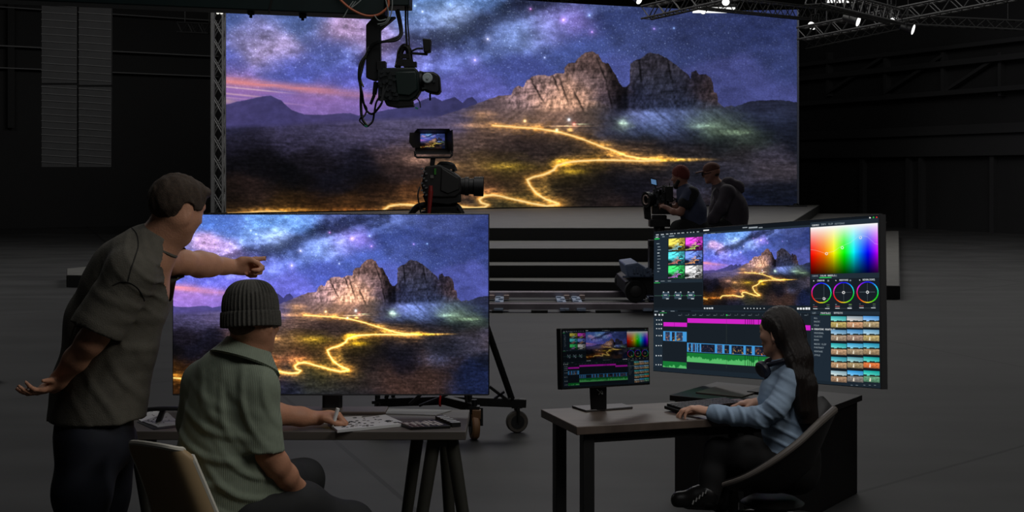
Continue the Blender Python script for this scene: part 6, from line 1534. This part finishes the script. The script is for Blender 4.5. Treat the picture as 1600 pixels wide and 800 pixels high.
# long straight hair
Hr = SDF((W(1180, 0, D5).x, 5.45, .68), (W(1300, 0, D5).x, 6.0, 1.20), .005); q = .83; f, l, u = F5; P = P5
Hr.ell(P(-.016, 0, .040), (.101*q, .088*q, .091*q), F5, 0); Hr.ell(P(-.040, 0, .0), (.078*q, .086*q, .10*q), F5, .02)
Hr.plane(P(.074, 0, .050), f * .86 - u * .52, .01)
for sg in (1, -1): Hr.ell(P(.050, sg * .088, -.040), (.052*q, .040*q, .062*q), F5, .010, 'cut')
bk_ = -f
chain(Hr, [(1236, 520, D5 - .04, .062), (1250, 560, D5 - .09, .050), (1259, 605, D5 - .11, .046), (1264, 665, D5 - .11, .044)], .03, flat=((.5, -.85, 0), .75))
chain(Hr, [(1238, 545, D5 - .075, .036), (1247, 590, D5 - .12, .034), (1254, 640, D5 - .13, .030)], .02)
Hr.plane(W(1262, 655, D5), (-.10, 0, -1))
Hr.warp(lambda x, y, z: .0012 * np.sin((x * 1.0 + .6 * y + .08 * z) * 300 + 2 * np.sin(z * 7)) + .0010 * np.sin((x - y) * 470 + 2 * np.sin(z * 9)), .03)
hb = mat('long_dark_hair', (30, 23, 20), .38, noise=.25, nscale=60, stretch=(14, 14, .6), bump=.5, bscale=60, spec=.5)
Hr.build('hair', hb, wo)
# headphones resting round her neck
hp = thing('headphones', 'dark blue headphones resting round the woman\'s neck', 'headphones', W(1222, 565, D5))
dn = mat('headphone_navy', (24, 28, 42), .45)
c0 = W(1224, 563, D5); f_, l_, u_ = frame_of((-.86, .45, -.30), (-.2, .1, .97))
MB().sweep([c0 + f_ * (.085 * math.cos(a)) + l_ * (.075 * math.sin(a)) for a in [math.radians(50 + 260 * i / 24) for i in range(25)]], .010, 8).build('band', dn, hp)
for sg in (1, -1):
    e = c0 + f_ * .075 + l_ * sg * .058 - u_ * .012; axn = (l_ * sg * .7 + f_ * .6 - u_ * .25).normalized()
    MB().lathe([(.020, -.016), (.032, -.014), (.036, -.004), (.036, .008), (.028, .017), (.012, .02)], e, axn, 20).build('ear_cup', dn, hp)

# ---------------------------------------------- her chair
wcb = mat('chair_shell_black', (22, 20, 19), .5, noise=.1, nscale=10); wrm = mat('chair_rim_grey', (96, 90, 84), .45)
oc = thing('swivel_chair', 'dark curved bucket chair under the woman with a pale grey rim', 'chair', (X(1225, D5), D5 + .03, 0))
rimN = spline([W(1130, 757, D5 - .19), W(1165, 745, D5 - .26), (W(1205, 722, D5 - .29)), W(1245, 693, D5 - .28), W(1278, 662, D5 - .22), W(1303, 640, D5 - .08)], 6)
rimF = [p + Vector((.03, .44 + (.0 if i < 24 else -.14 * (i - 24) / 6), 0)) for i, p in enumerate(rimN)]
bot = spline([W(1142, 762, D5 + .03), W(1180, 768, D5 + .03), W(1225, 768, D5 + .02), W(1262, 745, D5), W(1280, 700, D5), W(1306, 641, D5 + .10)], 6)
def shell_fn(u, v):
    i = v * (len(rimN) - 1); k = min(int(i), len(rimN) - 2); t = i - k
    N = rimN[k] * (1 - t) + rimN[k + 1] * t; F = rimF[k] * (1 - t) + rimF[k + 1] * t; M_ = bot[k] * (1 - t) + bot[k + 1] * t
    C = M_ * 2 - (N + F) * .5
    return N * (1 - u) ** 2 + C * (2 * u * (1 - u)) + F * u * u
sh_o, rim = grid_solid(shell_fn, 24, 30, -.016, 'shell', wcb, oc)
rr = MB(); rr.sweep([p + Vector((0, -.006, 0)) for p in rimN], [.010 + .006 * i / (len(rimN) - 1) for i in range(len(rimN))], 10).build('rim', wrm, sh_o, label='paler grey rim')
sb = W(1207, 776, D5 + .03); sb.z -= .005
MB().lathe([(.12, .0), (.13, .012), (.10, .03)], Vector((sb.x, sb.y, sb.z - .03)), (0, 0, 1), 24).build('seat_plate', blm, oc)
MB().cyl(Vector((sb.x, sb.y, .10)), Vector((sb.x, sb.y, sb.z - .02)), .026, n=16).build('stem', mat('chrome_dark', (90, 88, 88), .25, .9), oc)
MB().sweep([Vector((sb.x - .02 + .20 * math.cos(a), sb.y + .20 * math.sin(a), .262)) for a in [2 * math.pi * i / 32 for i in range(33)]], .012, 8).bar(Vector((sb.x - .22, sb.y, .262)), Vector((sb.x + .18, sb.y, .262)), .02, .015).build('foot_ring', mat('chrome_dark', (90, 88, 88)), oc)
for k in range(5):
    a = 2 * math.pi * k / 5 + .3; e = Vector((sb.x + .21 * math.cos(a), sb.y + .21 * math.sin(a), .075))
    st = MB().bar(Vector((sb.x, sb.y, .11)), e, .04, .03).build('base_spoke', blm, oc, bev=.004)
    MB().cyl(e + Vector((0, -.018, -.047)), e + Vector((0, .018, -.047)), .028, n=16).build('castor', rub, st)

# ---------------------------------------------- 4, 5 the two crew men on the dolly
D7 = 17.85
zs_ = .835
def Q(px, py, d=D7): return W(px, py, d)
# man in the red beanie
pa_ = thing('person', 'bearded man in rust red beanie and navy top, operating the small cine camera', 'person', (X(1083, D7), D7, zs_))
S = SDF((X(1035, D7) - .05, 17.25, .45), (X(1115, D7) + .05, 18.4, 1.9), .012)
hcA = Q(1062.5, 277); PA_, FA = head_sdf(S, hcA, (-.90, .40, -.10), (-.05, 0, 1), 1.06)
chain(S, [(1066, 288, D7, .062), (1071, 298, D7, .075), (1078, 318, D7, .13), (1085, 350, D7, .14)], .05)
armA = [(1078, 303, D7 - .16, .058), (1071, 316, D7 - .22, .050), (1063, 332, D7 - .24, .046), (1052, 331, D7 - .20, .040), (1043, 325, D7 - .14, .030)]
chain(S, armA, .02); hand_sdf(S, Q(1044, 325, D7 - .14), (-.85, .3, .3), (.2, .5, -.8), (0, .6, .7), curl=(.5, .5, .5, .5), sc=1.0)
chain(S, [(1070, 303, D7 + .16, .055), (1058, 325, D7 + .2, .048), (1040, 322, D7 + .12, .032)], .02); hand_sdf(S, Q(1040, 322, D7 + .12), (-.85, -.3, .3), (.2, -.5, -.8), (0, -.6, .7), curl=(.5, .5, .5, .5))
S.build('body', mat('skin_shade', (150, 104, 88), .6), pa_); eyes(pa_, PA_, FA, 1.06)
T = SDF((X(1040, D7), 17.3, .8), (X(1112, D7), 18.35, 1.62), .012)
chain(T, [(1070, 297, D7, .085), (1076, 308, D7, .14), (1083, 330, D7, .165), (1086, 356, D7, .17)], .06)
chain(T, [(1072, 300, D7, .09), (1079, 303, D7 - .15, .085), (1071, 314, D7 - .21, .082)], .04); chain(T, [(1070, 300, D7, .09), (1071, 303, D7 + .15, .08), (1064, 314, D7 + .19, .075)], .04)
T.warp(folds(.008, 14, 14, 12, 11)); to_ = T.build('top', mat('navy_jersey', (60, 66, 92), .85, noise=.1, nscale=20), pa_)
T = SDF((X(1055, D7), 17.3, 1.1), (X(1100, D7), 18.0, 1.55), .012); chain(T, [(1081, 302, D7 - .15, .092), (1070, 317, D7 - .215, .090)], .02); T.warp(folds(.006, 18, 18, 14, 12)); T.build('sleeve', mat('black_jersey', (22, 23, 28), .85), to_, label='black short sleeve')
T = SDF((X(1038, D7), 17.3, .4), (X(1112, D7), 18.4, 1.2), .014); chain(T, [(1086, 354, D7, .16), (1060, 357, D7 - .14, .10)], .05); chain(T, [(1086, 354, D7, .16), (1060, 357, D7 + .14, .10)], .05)
for s_ in (-1, 1): T.cone(Q(1060, 357, D7 + .14 * s_), Vector((X(1063, D7), D7 + .14 * s_, .55)), .095, .07, .04)
T.build('trousers', mat('black_trousers', (24, 25, 26)), pa_)
for s_ in (-1, 1): shoe(pa_, (X(1064, D7), D7 + .14 * s_, .475), (X(1064, D7) - .17, D7 + .14 * s_, .475), mat('shoe_dark', (24, 24, 26)))
T = SDF(np.array(hcA) - .2, np.array(hcA) + .24, .009); R = FA; P = PA_
T.ell(P(-.012, 0, .055), (.108, .094, .10), R, 0); T.ell(P(-.035, 0, .03), (.092, .09, .10), R, .02); T.plane(P(.0, 0, -.01), -R[2] + R[0] * .25); T.warp(lambda x, y, z: .003 * np.sin(np.arctan2(y - hcA.y, x - hcA.x) * 40), .03)
T.build('beanie', mat('knit_rust', (112, 50, 44), .9, noise=.15, nscale=60), pa_)
T = SDF(np.array(P(.05, 0, -.09)) - .11, np.array(P(.05, 0, -.09)) + .11, .009); T.ell(P(.060, 0, -.095), (.040, .045, .045), R, 0); T.cone(P(0, .062, -.04), P(.05, .035, -.10), .026, .028, .02); T.cone(P(0, -.062, -.04), P(.05, -.035, -.10), .026, .028, .02); T.build('beard', mat('beard_dark', (30, 24, 20)), pa_)
D8 = 18.3
def Q8(px, py, d=D8): return W(px, py, d)
# man in the cap
pb_ = thing('person', 'man in brown cap, glasses and dark hoodie, seated behind the camera operator', 'person', (X(1146, D8), D8, zs_))
S = SDF((X(1085, D8) - .05, 17.75, .45), (X(1185, D8) + .05, 18.85, 1.95), .012)
hcB = Q8(1111, 271); PB_, FB = head_sdf(S, hcB, (-.93, .30, -.18), (-.12, 0, 1), 1.06)
chain(S, [(1119, 284, D8, .062), (1126, 294, D8, .08), (1138, 318, D8, .13), (1145, 350, D8, .14)], .05)
chain(S, [(1136, 300, D8 - .17, .06), (1126, 325, D8 - .22, .05), (1114, 343, D8 - .2, .042), (1107, 350, D8 - .14, .032)], .02); hand_sdf(S, Q8(1108, 350, D8 - .14), (-.9, .2, -.2), (0, .3, -.9), (0, .9, .2), curl=(.4, .4, .4, .4))
chain(S, [(1128, 300, D8 + .17, .06), (1118, 325, D8 + .2, .05), (1108, 348, D8 + .12, .032)], .02); hand_sdf(S, Q8(1109, 348, D8 + .12), (-.9, -.2, -.2), (0, -.3, -.9), (0, -.9, .2), curl=(.4, .4, .4, .4))
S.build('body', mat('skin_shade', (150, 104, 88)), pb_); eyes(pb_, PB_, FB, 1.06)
T = SDF((X(1092, D8), 17.75, .8), (X(1182, D8), 18.85, 1.75), .012)
chain(T, [(1125, 294, D8, .10), (1136, 306, D8, .155), (1143, 328, D8, .185), (1146, 356, D8, .19)], .06); chain(T, [(1148, 318, D8 - .05, .13), (1155, 340, D8 - .03, .11)], .06)
chain(T, [(1128, 297, D8, .10), (1137, 301, D8 - .16, .092), (1126, 325, D8 - .225, .085), (1114, 342, D8 - .205, .075), (1108, 348, D8 - .15, .058)], .04)
chain(T, [(1126, 297, D8, .10), (1128, 301, D8 + .16, .088), (1118, 325, D8 + .2, .08), (1109, 347, D8 + .13, .058)], .04)
T.warp(folds(.010, 12, 12, 11, 14)); ho = T.build('hoodie', mat('hoodie_plum_black', (66, 60, 68), .9, noise=.1, nscale=18), pb_)
T = SDF(np.array(Q8(1146, 288)) - .25, np.array(Q8(1146, 288)) + .25, .010); T.cone(Q8(1136, 283), Q8(1155, 291), .06, .065, 0); T.cone(Q8(1155, 291), Q8(1158, 297), .06, .05, .03); T.cone(Q8(1124, 290), Q8(1140, 286), .07, .06, .03); T.warp(folds(.010, 24, 24, 24, 15)); T.build('hood', mat('hood_plum', (74, 68, 78), .9), ho)
MB().curve([Q8(1118, 294, D8 - .10), Q8(1113, 302, D8 - .15), Q8(1111, 318, D8 - .19)], .010).build('drawstring', mat('cord_pale', (150, 148, 150), .7), ho, label='pale drawstring')
T = SDF((X(1085, D8), 17.7, .4), (X(1180, D8), 18.85, 1.2), .014)
for s_ in (-1, 1): chain(T, [(1146, 354, D8, .17), (1116, 357, D8 + .15 * s_, .10)], .05); T.cone(Q8(1116, 357, D8 + .15 * s_), Vector((X(1120, D8), D8 + .15 * s_, .55)), .095, .07, .04)
T.build('trousers', mat('black_trousers', (24, 25, 26)), pb_)
for s_ in (-1, 1): shoe(pb_, (X(1121, D8), D8 + .15 * s_, .475), (X(1121, D8) - .17, D8 + .15 * s_, .475), mat('shoe_dark', (24, 24, 26)))
T = SDF(np.array(hcB) - .22, np.array(hcB) + .24, .008); R = FB; P = PB_
T.ell(P(-.012, 0, .058), (.110, .092, .085), R, 0); T.ell(P(-.03, 0, .045), (.096, .090, .08), R, .02); T.plane(P(.0, 0, .030), -R[2] - R[0] * .12)
T.build('cap', mat('cap_brown', (92, 56, 46), .85, noise=.1, nscale=30), pb_)
T = SDF(np.array(P(.13, 0, .04)) - .14, np.array(P(.13, 0, .04)) + .14, .007); T.ell(P(.115, 0, .040), (.085, .078, .014), R, 0); T.ell(P(.115, 0, .022), (.10, .09, .014), R, .004, 'cut'); T.build('cap_peak', mat('cap_brown', (92, 56, 46)), pb_)
T = SDF(np.array(hcB) - .17, np.array(hcB) + .17, .009); T.ell(P(-.030, 0, .012), (.086, .079, .082), R, 0); T.plane(P(-.01, 0, 0), R[0]); T.plane(P(0, 0, -.05), -R[2]); T.build('hair', hm, pb_)
g_ = thing('eyeglasses', 'dark framed glasses worn by the man in the brown cap', 'glasses', P(.10, 0, .008)); m_ = MB()
for sg in (1, -1):
    c = P(.104, sg * .034, .006); m_.sweep([c + R[1] * .026 * math.cos(a) + R[2] * .022 * math.sin(a) for a in [2 * math.pi * i / 16 for i in range(17)]], .0045, 6)
m_.bar(P(.104, .01, .010), P(.104, -.01, .010), .008, .008); m_.build('frame', blk, g_)
for sg in (1, -1): MB().bar(P(.102, sg * .060, .012), P(-.015, sg * .086, .012), .007, .010).build('temple', blk, g_)
